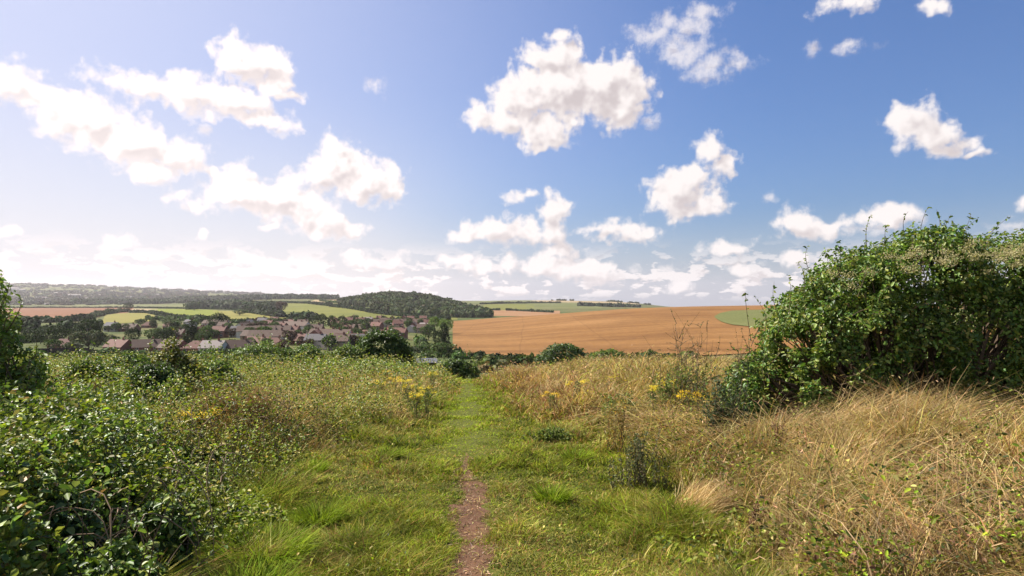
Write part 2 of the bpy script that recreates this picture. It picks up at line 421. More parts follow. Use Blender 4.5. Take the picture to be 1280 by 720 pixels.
# ------------------------------------------------------------------ the ground, one sheet to the horizon
def land_mat():
    m, nt = mat('meadow_soil'); L = nt.links
    g = N(nt, 'ShaderNodeNewGeometry'); P = g.outputs['Position']
    n1 = N(nt, 'ShaderNodeTexNoise', inp={'Scale': 0.35, 'Detail': 6.0}); L.new(P, n1.inputs['Vector'])
    n2 = N(nt, 'ShaderNodeTexNoise', inp={'Scale': 14.0, 'Detail': 6.0, 'Roughness': 0.7}); L.new(P, n2.inputs['Vector'])
    c1 = ramp(nt, n2.outputs['Fac'], [(0.3, (0.025, 0.028, 0.005)), (0.5, (0.075, 0.082, 0.012)), (0.7, (0.13, 0.11, 0.025))])
    n3 = N(nt, 'ShaderNodeTexNoise', inp={'Scale': 0.012, 'Detail': 4.0}); L.new(P, n3.inputs['Vector'])
    n4 = N(nt, 'ShaderNodeTexNoise', inp={'Scale': 0.09, 'Detail': 5.0}); L.new(P, n4.inputs['Vector'])
    far = mulc(nt, ramp(nt, n3.outputs['Fac'], [(0.35, (0.055, 0.075, 0.018)), (0.5, (0.09, 0.10, 0.028)), (0.62, (0.13, 0.115, 0.045))]),
               ramp(nt, n4.outputs['Fac'], [(0.35, (0.6, 0.65, 0.6)), (0.65, (1.15, 1.1, 1.05))]))
    ln = N(nt, 'ShaderNodeVectorMath', operation='LENGTH'); L.new(P, ln.inputs[0])
    mr = N(nt, 'ShaderNodeMapRange'); L.new(ln.outputs[1], mr.inputs[0]); mr.inputs[1].default_value = 45; mr.inputs[2].default_value = 90
    x = N(nt, 'ShaderNodeMix', data_type='RGBA'); L.new(mr.outputs[0], x.inputs[0]); L.new(c1, x.inputs[6]); L.new(far, x.inputs[7])
    p = N(nt, 'ShaderNodeBsdfPrincipled', inp={'Roughness': 0.95, 'Specular IOR Level': 0.1}); L.new(x.outputs[2], p.inputs['Base Color'])
    b = N(nt, 'ShaderNodeBump', inp={'Strength': 0.6, 'Distance': 0.03}); L.new(n2.outputs['Fac'], b.inputs['Height']); L.new(b.outputs[0], p.inputs['Normal'])
    o = N(nt, 'ShaderNodeOutputMaterial'); L.new(p.outputs[0], o.inputs['Surface']); return m
azs = np.concatenate([np.linspace(-math.pi, -0.85, 50)[:-1], np.linspace(-0.85, 0.85, 420), np.linspace(0.85, math.pi, 50)[1:-1]])
rs = np.concatenate([np.linspace(0.3, 3, 16)[:-1], np.exp(np.linspace(math.log(3), math.log(9400), 560))])
AZ, RR = np.meshgrid(azs, rs); gx, gy = (RR*np.sin(AZ)).ravel(), (RR*np.cos(AZ)).ravel()
V = np.stack([gx, gy, ground_z(gx, gy)], 1); na = len(azs); nr = len(rs)
i, j = np.meshgrid(np.arange(nr-1), np.arange(na)); i = i.ravel(); j = j.ravel(); j2 = (j+1) % na
Q = np.stack([i*na+j, i*na+j2, (i+1)*na+j2, (i+1)*na+j], 1)[:, ::-1]
V = np.vstack([V, [0, 0, float(ground_z(0, 0.01))]]); c = len(V)-1
T = np.stack([np.full(na, c), (np.arange(na)+1) % na, np.arange(na)], 1)[:, ::-1]
tag(link('ground', np_mesh('ground', V, Q, T, smooth=True), land_mat()), kind='structure')

# ------------------------------------------------------------------ fields draped on it
def field_mat(name, a, b, scale=0.02, lines=None, fine=0.4, patchy=False):
    m, nt = mat(name); L = nt.links
    g = N(nt, 'ShaderNodeNewGeometry'); P = g.outputs['Position']
    n1 = N(nt, 'ShaderNodeTexNoise', inp={'Scale': scale, 'Detail': 5.0, 'Roughness': 0.6})
    mp = N(nt, 'ShaderNodeMapping'); mp.inputs['Rotation'].default_value = (0, 0, 0.5); mp.inputs['Scale'].default_value = (0.6, 1.5, 1); L.new(P, mp.inputs[0]); L.new(mp.outputs[0], n1.inputs['Vector'])
    c = ramp(nt, n1.outputs['Fac'], [(0.35, a), (0.65, b)])
    n2 = N(nt, 'ShaderNodeTexNoise', inp={'Scale': fine, 'Detail': 4.0}); L.new(P, n2.inputs['Vector'])
    c = mulc(nt, c, ramp(nt, n2.outputs['Fac'], [(0.3, (0.84,)*3), (0.7, (1.12,)*3)]))
    if patchy:                   # ripeness and lodging run in bands along the slope
        m3 = N(nt, 'ShaderNodeMapping'); m3.inputs['Rotation'].default_value = (0, 0, 0.12); m3.inputs['Scale'].default_value = (0.25, 1.0, 1); L.new(P, m3.inputs[0])
        n3 = N(nt, 'ShaderNodeTexNoise', inp={'Scale': 0.055, 'Detail': 6.0, 'Roughness': 0.68}); L.new(m3.outputs[0], n3.inputs['Vector'])
        c = mulc(nt, c, ramp(nt, n3.outputs['Fac'], [(0.36, (0.74, 0.70, 0.66)), (0.5, (1, 1, 1)), (0.66, (1.18, 1.2, 1.25))]))
    if lines:                    # tramlines left by the tractor
        ang, per, wd, dark = lines
        mp2 = N(nt, 'ShaderNodeMapping'); mp2.inputs['Rotation'].default_value = (0, 0, ang); L.new(P, mp2.inputs[0])
        nn = N(nt, 'ShaderNodeTexNoise', inp={'Scale': 0.01, 'Detail': 1.0}); L.new(P, nn.inputs['Vector'])
        s = N(nt, 'ShaderNodeSeparateXYZ'); L.new(mp2.outputs[0], s.inputs[0])
        ad = N(nt, 'ShaderNodeMath', operation='MULTIPLY_ADD'); L.new(nn.outputs['Fac'], ad.inputs[0]); ad.inputs[1].default_value = 5; L.new(s.outputs[0], ad.inputs[2])
        pp = N(nt, 'ShaderNodeMath', operation='PINGPONG'); L.new(ad.outputs[0], pp.inputs[0]); pp.inputs[1].default_value = per
        mr = N(nt, 'ShaderNodeMapRange'); L.new(pp.outputs[0], mr.inputs[0]); mr.inputs[1].default_value = 0.0; mr.inputs[2].default_value = wd
        mr.inputs[3].default_value = dark; mr.inputs[4].default_value = 1.0
        cc = N(nt, 'ShaderNodeCombineColor'); [L.new(mr.outputs[0], cc.inputs[q]) for q in range(3)]
        c = mulc(nt, c, cc.outputs[0])
    p = N(nt, 'ShaderNodeBsdfPrincipled', inp={'Roughness': 0.9, 'Specular IOR Level': 0.1}); L.new(c, p.inputs['Base Color'])
    b_ = N(nt, 'ShaderNodeBump', inp={'Strength': 0.5, 'Distance': 0.4}); L.new(n2.outputs['Fac'], b_.inputs['Height']); L.new(b_.outputs[0], p.inputs['Normal'])
    o = N(nt, 'ShaderNodeOutputMaterial'); L.new(p.outputs[0], o.inputs['Surface']); return m
def D_of(px, v):                 # edge value: a depth (>=430 as ('d', m)) or a row of the photograph
    return v[1] if isinstance(v, tuple) else dep_at(px, v, lo=250)
def drape(name, bottom, top, material, off=0.35, nx=70, ny=26):
    """a field: its near edge and far edge as (column, row or depth) polylines"""
    xs0 = [p[0] for p in bottom]; xs1 = [p[0] for p in top]
    db = [D_of(*p) for p in bottom]; dt = [D_of(*p) for p in top]
    V = []
    t = np.linspace(0, 1, nx)
    bx = xs0[0] + (xs0[-1]-xs0[0])*t; tx = xs1[0] + (xs1[-1]-xs1[0])*t
    bd = np.interp(bx, xs0, db); td = np.interp(tx, xs1, dt)
    B = np.stack([(bx-640)/F*bd, bd], 1); T_ = np.stack([(tx-640)/F*td, td], 1)
    for k in range(ny):
        s = k/(ny-1); Pp = B*(1-s) + T_*s
        V.append(np.column_stack([Pp, ground_z(Pp[:, 0], Pp[:, 1]) + off]))
    V = np.concatenate(V); q = []
    i, j = np.meshgrid(np.arange(ny-1), np.arange(nx-1)); i, j = i.ravel(), j.ravel()
    Q = np.stack([i*nx+j, i*nx+j+1, (i+1)*nx+j+1, (i+1)*nx+j], 1)
    return tag(link(name, np_mesh(name, V, Q, smooth=True), material), kind='structure')
wheat = field_mat('ripe_wheat', (0.168, 0.079, 0.021), (0.214, 0.108, 0.034), 0.012, lines=(0.02, 24.0, 0.7, 0.80), fine=0.35, patchy=True)
wheat2 = field_mat('pale_stubble', (0.22, 0.115, 0.05), (0.25, 0.14, 0.065), 0.01)
brown = field_mat('ripe_barley', (0.150, 0.064, 0.026), (0.175, 0.080, 0.034), 0.01)
lush = field_mat('lush_pasture', (0.12, 0.145, 0.010), (0.15, 0.165, 0.014), 0.008, lines=(1.2, 20, 1.0, 0.85))
pale = field_mat('dry_pasture', (0.145, 0.135, 0.024), (0.19, 0.165, 0.035), 0.01)
hill_g = field_mat('hill_pasture', (0.10, 0.108, 0.016), (0.14, 0.138, 0.024), 0.006, lines=(0.7, 26, 1.4, 0.88))
olive = field_mat('down_pasture', (0.085, 0.10, 0.025), (0.125, 0.125, 0.04), 0.004)
tan = field_mat('tan_stubble', (0.24, 0.18, 0.09), (0.29, 0.22, 0.12), 0.006)
drape('wheat_field', [(566,446),(640,447),(760,447),(860,446),(1000,('d',310)),(1420,('d',310))],
      [(566,('d',790)),(640,('d',840)),(700,('d',880)),(850,('d',1000)),(1000,('d',1050)),(1420,('d',1050))], wheat, 0.5, 160, 90)
drape('stubble_field', [(598,('d',1150)),(700,('d',1150))], [(598,('d',1700)),(700,('d',1650))], wheat2)
drape('barley_field', [(-60,402),(60,401),(110,399),(160,391)], [(-60,385.5),(60,385),(110,385),(168,385)], brown)
drape('pasture_strip', [(100,384.3),(240,384.3)], [(92,380.2),(240,380.2)], olive)
drape('lush_pasture', [(186,390),(215,394),(245,398),(285,401)], [(190,386.3),(215,386.2),(245,386.6),(272,388)], lush)
drape('dry_pasture', [(126,406),(150,405),(188,402)], [(132,393),(150,391.5),(196,391.5)], pale)
drape('stubble_strip', [(165,391),(195,391)], [(165,386),(198,386)], tan)
drape('sloping_pasture', [(276,401),(320,404),(370,401),(385,399)], [(266,388.5),(300,389),(340,393),(374,397.5)], pale)
drape('hill_pasture', [(312,384),(350,393),(420,398),(470,400),(520,402),(572,400)], [(316,377.5),(360,377.5),(410,381),(460,388),(520,394),(572,397.5)], hill_g, nx=90)
drape('upper_pasture', [(425,380),(480,389),(540,395)], [(405,376),(480,385.5),(552,394)], hill_g)
drape('ridge_stubble', [(388,377.5),(440,379)], [(395,374.3),(440,374.5)], tan)
drape('green_down', [(600,386.5),(640,388),(668,389)], [(606,380.5),(640,380),(668,380.5)], hill_g)
drape('green_down', [(655,388),(700,386),(752,386)], [(660,378),(700,378),(752,379)], olive)
drape('ridge_down', [(585,379.5),(670,379.5)], [(585,('d',3400)),(670,('d',3400))], olive)
drape('ridge_stubble', [(665,378.5),(800,381)], [(665,('d',3450)),(800,('d',3450))], tan)
drape('hill_meadow', [(893,398),(900,403),(912,407),(940,410),(1000,412),(1400,412)], [(893,396.5),(900,392.5),(915,389.5),(960,388),(1100,387.5),(1400,387)], olive, 0.9)
# ------------------------------------------------------------------ houses
M_WALL = {'brick': plain('red_brick', (0.26, 0.12, 0.085), (0.20, 0.095, 0.07), 6), 'render': plain('pale_render', (0.62, 0.58, 0.52), (0.52, 0.49, 0.44), 2),
          'buff': plain('buff_brick', (0.36, 0.27, 0.19), (0.29, 0.21, 0.15), 6)}
M_ROOF = {'red': plain('red_roof_tiles', (0.165, 0.076, 0.054), (0.115, 0.055, 0.040), 1.4, bump=0.3, stretch=(1, 4, 4)),
          'brown': plain('brown_roof_tiles', (0.115, 0.070, 0.048), (0.080, 0.050, 0.036), 1.4, bump=0.3, stretch=(1, 4, 4)),
          'grey': plain('grey_roof_slates', (0.115, 0.105, 0.105), (0.085, 0.078, 0.08), 1.6, bump=0.3, stretch=(1, 4, 4)),
          'pale': plain('pale_weathered_tiles', (0.25, 0.205, 0.185), (0.19, 0.16, 0.145), 1.2, bump=0.3, stretch=(1, 4, 4))}
M_FRAME = plain('white_joinery', (0.78, 0.78, 0.76), rough=0.4)
M_GLASS = plain('window_glass', (0.03, 0.035, 0.04), rough=0.08, spec=0.6)
M_DOOR = plain('painted_door', (0.12, 0.05, 0.04), (0.1, 0.04, 0.035), rough=0.5)
def make_house(w, d, eave, ridge, roof, wall, kind='gable', storeys=1):
    r = empty('house')
    b = MB(); hw, hd = w/2, d/2
    if kind == 'gable':
        b.add([(-hw,-hd,-1.2),(hw,-hd,-1.2),(hw,hd,-1.2),(-hw,hd,-1.2),(-hw,-hd,eave),(hw,-hd,eave),(hw,hd,eave),(-hw,hd,eave),(-hw,0,ridge-.12),(hw,0,ridge-.12)],
              [(0,1,5,4),(2,3,7,6),(1,2,6,9,5),(3,0,4,8,7),(0,3,2,1)])
    else: b.box(-hw, hw, -hd, hd, -1.2, eave)
    b.build('wall', M_WALL[wall], r)
    o = MB(); ov = 0.45; t = 0.16
    k = (ridge-eave)/hd; ze = eave - ov*k
    if kind == 'gable':
        X = hw+0.3
        pr = [(-hd-ov, ze), (0, ridge), (hd+ov, ze), (hd+ov, ze-t), (0, ridge-t*1.2), (-hd-ov, ze-t)]
        o.add([(-X, y, z) for y, z in pr] + [(X, y, z) for y, z in pr], [(i, (i+1) % 6, (i+1) % 6+6, i+6) for i in range(6)] + [(0, 5, 4, 1), (1, 4, 3, 2), (6, 7, 10, 11), (7, 8, 9, 10)])
    else:
        X, Y = hw+ov, hd+ov; rx = hw-hd*0.95
        o.add([(-X,-Y,ze-t),(X,-Y,ze-t),(X,Y,ze-t),(-X,Y,ze-t),(-X,-Y,ze),(X,-Y,ze),(X,Y,ze),(-X,Y,ze),(-rx,0,ridge),(rx,0,ridge)],
              [(0,3,2,1),(0,1,5,4),(1,2,6,5),(2,3,7,6),(3,0,4,7),(4,5,9,8),(6,7,8,9),(5,6,9),(7,4,8)])
    rf = o.build('roof', M_ROOF[roof], r)
    c = MB(); cx = hw*0.45
    c.box(cx-.45, cx+.45, -.3, .3, ridge-1.0, ridge+0.9); c.box(cx-.52, cx+.52, -.37, .37, ridge+0.9, ridge+1.02)
    for q in (-.22, .22): c.tube([(cx+q, 0, ridge+1.02), (cx+q, 0, ridge+1.35)], [.12, .1], 8)
    c.build('chimney', M_WALL['brick'], rf)
    for s in range(storeys):
        z = 1.0 + s*2.6
        for wx in ([-0.34, 0.30] if s == 0 else [-0.32, 0.0, 0.32]):
            for side in (-1, 1):
                f = MB(); x = wx*w; y0 = side*hd; a, b_ = sorted((y0, y0+side*0.06))
                f.box(x-.75, x+.75, a, b_, z, z+.09); f.box(x-.75, x+.75, a, b_, z+1.21, z+1.3)
                for q in (-.75, -.04, .67): f.box(x+q, x+q+.08, a, b_, z+.09, z+1.21)
                fr = f.build('window', M_FRAME, r)
                a, b_ = sorted((y0+side*0.003, y0+side*0.03))
                MB().box(x-.68, x+.68, a, b_, z+.09, z+1.21).build('pane', M_GLASS, fr)
    for side in (-1,):
        a, b_ = sorted((side*hd, side*(hd+0.05)))
        MB().box(-.45, .45, a, b_, -0.05, 2.0).build('door', M_DOOR, r)
    return r
PROTO = {
 'red bungalow': make_house(12.5, 8.5, 2.6, 6.0, 'red', 'brick'),
 'brown bungalow': make_house(13, 9, 2.6, 6.2, 'brown', 'brick'),
 'hipped red bungalow': make_house(12, 9, 2.6, 5.8, 'red', 'brick', 'hip'),
 'grey-roofed house': make_house(9.5, 8, 4.9, 7.6, 'grey', 'render', 'gable', 2),
 'red-roofed house': make_house(9, 8, 4.9, 7.8, 'red', 'brick', 'gable', 2),
 'brown-roofed house': make_house(10, 8, 4.9, 7.7, 'brown', 'buff', 'gable', 2),
 'pale-roofed house': make_house(11, 8.5, 2.8, 6.0, 'pale', 'render', 'gable', 1),
 'brown terrace': make_house(24, 8.5, 4.9, 8.0, 'brown', 'render', 'gable', 2),
 'pale long shed': make_house(22, 11, 3.4, 5.0, 'pale', 'render', 'gable', 1)}
used_proto = set()
ORD = 'first second third fourth fifth sixth seventh eighth ninth tenth eleventh twelfth thirteenth fourteenth fifteenth sixteenth seventeenth eighteenth'.split()
HOUSES = []                      # (column, depth, reference phrase)
def put_house(kind, px, dep, rot, label, group, sc=1.0):
    p = PROTO[kind]; o = p if kind not in used_proto else copy_tree(p); used_proto.add(kind)
    o.location = at(px, dep, 0.0); o.rotation_euler = (0, 0, rot); o.scale = (sc,)*3
    tag(o, label, 'house', group)
    return o
near_row = [('hipped red bungalow', 80, 300, 0.25, 'red-roofed bungalow half hidden by garden trees, leftmost of the nearest row'),
 ('red bungalow', 150, 286, -0.35, 'pinkish red gabled bungalow, second from left in the nearest village row'),
 ('brown bungalow', 184, 288, 0.5, 'brown-roofed bungalow behind the tall weed, third in the nearest village row'),
 ('brown bungalow', 218, 276, -0.4, 'wide brown-roofed bungalow, fourth from left in the nearest village row'),
 ('hipped red bungalow', 247, 272, 0.1, 'dark hipped bungalow, fifth from left in the nearest village row'),
 ('pale-roofed house', 268, 268, -0.08, 'pale-roofed bungalow, sixth in the nearest village row'),
 ('brown bungalow', 300, 274, 0.5, 'rightmost bungalow of the nearest village row, mostly behind the brambles')]
for kd, px, dp, rt, lb in near_row:
    put_house(kd, px, dp, rt, lb, 'bungalows in the nearest village row', .84); HOUSES.append((px, dp, lb))
rowsH = [('lower', 308, [322, 346, 398, 424, 450], 0), # name, depth, columns, tilt of row
 ('second', 352, [318, 342, 372, 394, 414, 432, 452], 0),
 ('third', 420, [222, 250, 276, 298, 322, 344, 366, 388, 410, 432, 455, 478, 498], 0),
 ('fourth', 500, [140, 165, 232, 256, 282, 306, 328, 350, 372, 393, 430, 452, 472, 492, 512, 528], 12),
 ('fifth', 590, [186, 214, 240, 268, 312, 334, 356, 378, 424, 444, 462, 480, 498, 516, 532], 14),
 ('sixth', 690, [328, 346, 364, 418, 436, 452, 468, 484, 500, 516, 530], 18),
 ('seventh', 800, [420, 440, 458, 474, 488, 502, 516, 530], 20)]
hk = ['red-roofed house', 'brown-roofed house', 'grey-roofed house', 'pale-roofed house', 'red bungalow', 'brown bungalow', 'red-roofed house', 'brown terrace', 'hipped red bungalow']
rnd = random.Random(5)
for nm, dep, cols_, tl in rowsH:
    for i, px in enumerate(cols_):
        kd = rnd.choice(hk)
        if nm in ('sixth', 'seventh') and kd == 'brown terrace': kd = 'red-roofed house'
        if (nm, i) in (('second', 1), ('second', 4)): kd = 'brown terrace'
        if (nm, i) == ('second', 3): kd = 'red-roofed house'
        p2 = px + rnd.uniform(-3, 3); d2 = dep + rnd.uniform(-1, 1)*(8+tl)
        rot = rnd.choice([0, 0, 0, math.pi/2, 0.3, -0.3]) + rnd.uniform(-.15, .15)
        lb = '%s, %s from left in the %s village row from the front' % (kd, ORD[i], nm)
        put_house(kd, p2, d2, rot, lb, 'houses in the %s village row' % nm, .95)
        HOUSES.append((p2, d2, 'the %s house of the %s row' % (ORD[i], nm)))
# far town: big pale roofs below the hazy hill
ft = [(16,361.5,3.2),(26,362.5,2.2),(52,372.5,1.8),(93,369.5,2.4),(72,366,1.6),(112,373,1.5),(141,364,1.5),(38,377,1.4),(84,376,1.3),(196,368,1.5),(128,368.5,1.6),(62,380,1.2),(18,369,1.6),(160,371,1.4),(46,365,1.4),(105,365.5,1.2)]
for i, (px, row, s) in enumerate(sorted(ft)):
    dp = dep_at(px, row+1.0, lo=2500); 
    put_house('pale long shed', px, dp, rnd.uniform(-.3, .5), 'long pale-roofed building far off below the hazy hill, %s from the left' % ORD[i], 'pale buildings of the far town', s*1.25)
for p in PROTO: assert p in used_proto, p
# cars in the estate street
def make_car(paint):
    r = empty('parked_car'); m = plain('car_paint', paint, paint, rough=0.25, spec=0.6)
    prof = [(-2.1,.35),(-2.1,.85),(-1.75,.98),(-1.2,1.02),(-.75,1.42),(.75,1.45),(1.45,1.0),(2.0,.9),(2.1,.5),(2.1,.35)]
    n = len(prof); b = MB()
    b.add([(x, -.85 if z < 1.1 else -.68, z) for x, z in prof] + [(x, .85 if z < 1.1 else .68, z) for x, z in prof],
          [tuple(range(n)), tuple(range(n, 2*n))[::-1]] + [(i, i+n, (i+1) % n+n, (i+1) % n) for i in range(n)]); b.build('body', m, r)
    for s in (-1, 1):
        y = s*.79; MB().add([(-1.05,s*.84,1.03),(1.2,s*.84,1.03),(.7,s*.72,1.38),(-.7,s*.72,1.38),(-1.05,s*.80,1.03),(1.2,s*.80,1.03),(.7,s*.68,1.38),(-.7,s*.68,1.38)],
            [(0,1,2,3),(7,6,5,4),(0,4,5,1),(1,5,6,2),(2,6,7,3),(3,7,4,0)]).build('window', M_GLASS, r)
        for x in (-1.3, 1.3): MB().tube([(x, s*.66, .33), (x, s*.88, .33)], [.33, .33], 14).build('wheel', M_TYRE, r)
    return r
M_TYRE = plain('tyre_rubber', (0.03, 0.03, 0.03), rough=0.7)
cars = [make_car((0.75, 0.76, 0.78)), make_car((0.10, 0.16, 0.30)), make_car((0.45, 0.46, 0.48))]
for i, (px, dp, k, lb) in enumerate([(443,352,0,'white car parked left of the blue car in the village street'),(449,346,1,'blue car parked between two pale cars in the village street'),
      (456,352,2,'silver car parked right of the blue car in the village street'),(408,344,0,'white car parked alone in front of the long brown terrace')]):
    c_ = cars[k] if i != 3 else copy_tree(cars[0]); c_.location = at(px, dp, .02); c_.rotation_euler = (0, 0, rnd.uniform(0, .6))
    tag(c_, lb, 'car', 'cars parked in the village street')
# field shelter by the path end, garden fence on the left, masts
M_TIMBER = plain('dark_creosoted_timber', (0.075, 0.055, 0.045), (0.055, 0.042, 0.035), 8, stretch=(6, 6, 1))
M_SHEET = plain('pale_sheet_roof', (0.12, 0.12, 0.125), (0.09, 0.09, 0.095), 4, rough=0.5)
sh = empty('field_shelter', at(534, 118, 0), 0.15, label='small dark field shelter with a pale sheet roof beside the path bushes', cat='shed')
b = MB(); [MB().box(*q_).build('wall', M_TIMBER, sh) for q_ in ((-1.6, -1.52, -1, 1, -.4, 1.85), (1.52, 1.6, -1, 1, -.4, 1.85), (-1.52, 1.52, .92, 1, -.4, 2.3))]; MB().box(-.05, .05, -1, -.9, -.3, 1.95).build('post', M_TIMBER, sh)
MB().add([(-1.85,-1.3,1.9),(1.85,-1.3,1.9),(1.85,1.2,2.5),(-1.85,1.2,2.5),(-1.85,-1.3,1.98),(1.85,-1.3,1.98),(1.85,1.2,2.58),(-1.85,1.2,2.58)],
         [(0,3,2,1),(4,5,6,7),(0,1,5,4),(1,2,6,5),(2,3,7,6),(3,0,4,7)]).build('roof', M_SHEET, sh)
fo = empty('garden_fence', (0, 0, 0), label='long dark close-boarded fence below the leftmost bungalow', cat='fence')
pts = [at(x_, 236+0.16*(x_-50)) for x_ in np.linspace(44, 118, 16)]
bd = MB()
for a_, b_ in zip(pts, pts[1:]):
    d_ = (b_-a_); n_ = Vector((-d_.y, d_.x, 0)).normalized()*0.04
    bd.add([a_-n_, b_-n_, b_+n_, a_+n_]+[v+Vector((0, 0, 2.3)) for v in (a_-n_, b_-n_, b_+n_, a_+n_)], [(0,3,2,1),(4,5,6,7),(0,1,5,4),(1,2,6,5),(2,3,7,6),(3,0,4,7)])
bd.build('board_panel', M_TIMBER, fo)
for p_ in pts: MB().box(p_.x-.07, p_.x+.07, p_.y-.16, p_.y-.05, p_.z-.3, p_.z+2.45).build('post', M_TIMBER, fo)
M_STEEL = plain('weathered_steel', (0.16, 0.16, 0.17), rough=0.6)
def mast(px, dp, h, w, label, name='lattice_mast'):
    r = empty(name, at(px, dp, -1), label=label, cat='mast'); b = MB()
    for sx in (-1, 1):
        for sy in (-1, 1): b.tube([(sx*w, sy*w, 0), (sx*w*.25, sy*w*.25, h)], [w*.13, w*.08], 5)
    for k in range(7):
        t0, t1 = k/7, (k+1)/7; a0 = w*(1-.75*t0); a1 = w*(1-.75*t1)
        for s in (-1, 1):
            b.tube([(-a0, s*a0, h*t0), (a1, s*a1, h*t1)], [w*.06]*2, 4); b.tube([(s*a0, a0, h*t0), (s*a1, -a1, h*t1)], [w*.06]*2, 4)
            b.tube([(-a0, s*a0, h*t0), (a0, s*a0, h*t0)], [w*.06]*2, 4)
    b.build('tower', M_STEEL, r)
    c = MB(); c.tube([(0, 0, h), (0, 0, h*1.18)], [w*.12, w*.05], 6); c.box(-w*.5, w*.5, -w*.12, w*.12, h*.86, h*.9); c.build('antenna', M_STEEL, r)
    return r
mast(180.5, 4700, 42, 6.5, 'tall lattice mast standing in the hazy far town')
mast(345, 3450, 26, 3.0, 'thin mast on the wooded ridge right of the far town')
# ------------------------------------------------------------------ trees
M_BARK = plain('bark', (0.11, 0.085, 0.06), (0.06, 0.048, 0.036), 6, bump=0.5, stretch=(3, 3, 0.6))
M_LEAF = foliage_mat('tree_foliage', 0.20, rough=.7, spec=.08, noise_scale=0.35, nvar=0.3)
def crown_cloud(lobes, n, size, base, rng, var=0.22, bottom=0.0, flat=0.0):
    lo = np.array(lobes, float); ar = lo[:, 3]*lo[:, 4] + lo[:, 4]*lo[:, 5] + lo[:, 3]*lo[:, 5]; pr = ar/ar.sum()
    k = rng.choice(len(lo), int(n*1.6), p=pr); d = unit(rng.normal(size=(len(k), 3))); d[:, 2] = np.abs(d[:, 2])*np.where(rng.random(len(k)) < .72, 1, -1)
    r = 1 - np.abs(rng.normal(0, .16, len(k)))
    P = lo[k, :3] + d*lo[k, 3:6]*r[:, None]
    P += rng.normal(0, size*0.25, P.shape)
    keep = np.ones(len(P), bool)
    for q in range(len(lo)):
        inside = np.sum(((P-lo[q, :3])/lo[q, 3:6])**2, 1) < 0.5
        keep &= ~inside
    s = lo[:, 3:6].mean()*0.45
    keep &= fbm(P[:, 0]/s, P[:, 1]/s, P[:, 2]/s, 2) > 0.36
    P = P[keep][:n]; d = d[keep][:n]
    nn = unit(d + rng.normal(0, .55, P.shape) + np.array([0, 0, .25]))
    m = len(P); c = tint(base, m, var, rng)
    c *= (0.8 + 0.4*fbm(P[:, 0]/s/1.5+9, P[:, 1]/s/1.5, P[:, 2]/s/1.5, 2))[:, None]
    sz = size*rng.uniform(.7, 1.4, m)
    return leaves(P, nn, sz, sz*.75, c, .15, rng)
def make_tree(h, w, base, seed, shape='round', n=1700, size=0.55, kind='tree'):
    rng = np.random.default_rng(seed); r = empty(kind)
    th = h*(.22 if shape != 'conifer' else .12)
    b = MB(); b.tube([(0, 0, -.8), (0.05*h*rng.normal()*.3, 0, th), (0.02*h, 0.01*h, h*.62)], [h*.035, h*.026, h*.01], 8)
    lobes = []
    if shape == 'round':
        for k in range(9):
            a = k*2.4; rr = w*.27*math.sqrt(rng.random())+w*.05; z = h*(.42+.34*rng.random())
            lobes.append((rr*math.cos(a), rr*math.sin(a), z, w*rng.uniform(.2, .3), w*rng.uniform(.2, .3), h*rng.uniform(.16, .24)))
        lobes.append((0, 0, h*.55, w*.36, w*.36, h*.40))
    elif shape == 'tall':
        for k in range(8):
            z = h*(.22+.62*k/7); a = k*2.2; lobes.append((w*.12*math.cos(a), w*.12*math.sin(a), z, w*rng.uniform(.28, .38)*(1.1-.5*k/7), w*.33*(1.1-.5*k/7), h*.15))
    elif shape == 'conifer':
        for k in range(9):
            t = k/8; z = h*(.14+.8*t); lobes.append((0.02*w*rng.normal(), .02*w*rng.normal(), z, w*.5*(1-t)**.8+w*.05, w*.5*(1-t)**.8+w*.05, h*.09))
    else:  # broad
        for k in range(11):
            x = w*(-.42+.84*(k/10)); lobes.append((x, w*.12*rng.normal(), h*rng.uniform(.35, .62), w*rng.uniform(.13, .2), w*rng.uniform(.14, .2), h*rng.uniform(.22, .36)))
    for l in lobes[:6]: b.tube([(0, 0, th*.8), (l[0]*.5, l[1]*.5, (th+l[2])*.5), (l[0], l[1], l[2])], [h*.014, h*.01, h*.004], 5)
    b.build('trunk', M_BARK, r, True)
    V, Q, C = crown_cloud(lobes, n, size, base, rng)
    link('crown', np_mesh('crown', V, Q, cols=C), M_LEAF, r)
    return r
DK = (0.030, 0.048, 0.016); MD = (0.07, 0.105, 0.032); LT = (0.10, 0.15, 0.04); GY = (0.085, 0.10, 0.055); BR = (0.13, 0.20, 0.04); CU = (0.07, 0.045, 0.03)
TP = {'dark round': make_tree(10, 9.5, DK, 1), 'mid round': make_tree(8, 8, MD, 2), 'light round': make_tree(7, 7, LT, 3), 'grey-green broad': make_tree(7, 11, GY, 4, 'broad'),
      'dark broad': make_tree(10, 18, DK, 5, 'broad', 2400), 'dark conical': make_tree(12, 7, DK, 6, 'conifer'), 'tall dark': make_tree(13, 7, DK, 7, 'tall'),
      'bright green': make_tree(9, 9, BR, 8), 'copper': make_tree(8, 8, CU, 9), 'small bushy': make_tree(4.5, 5.5, MD, 10, 'round', 700), 'small pale': make_tree(4, 5.5, GY, 12, 'round', 700)}
usedT = set()
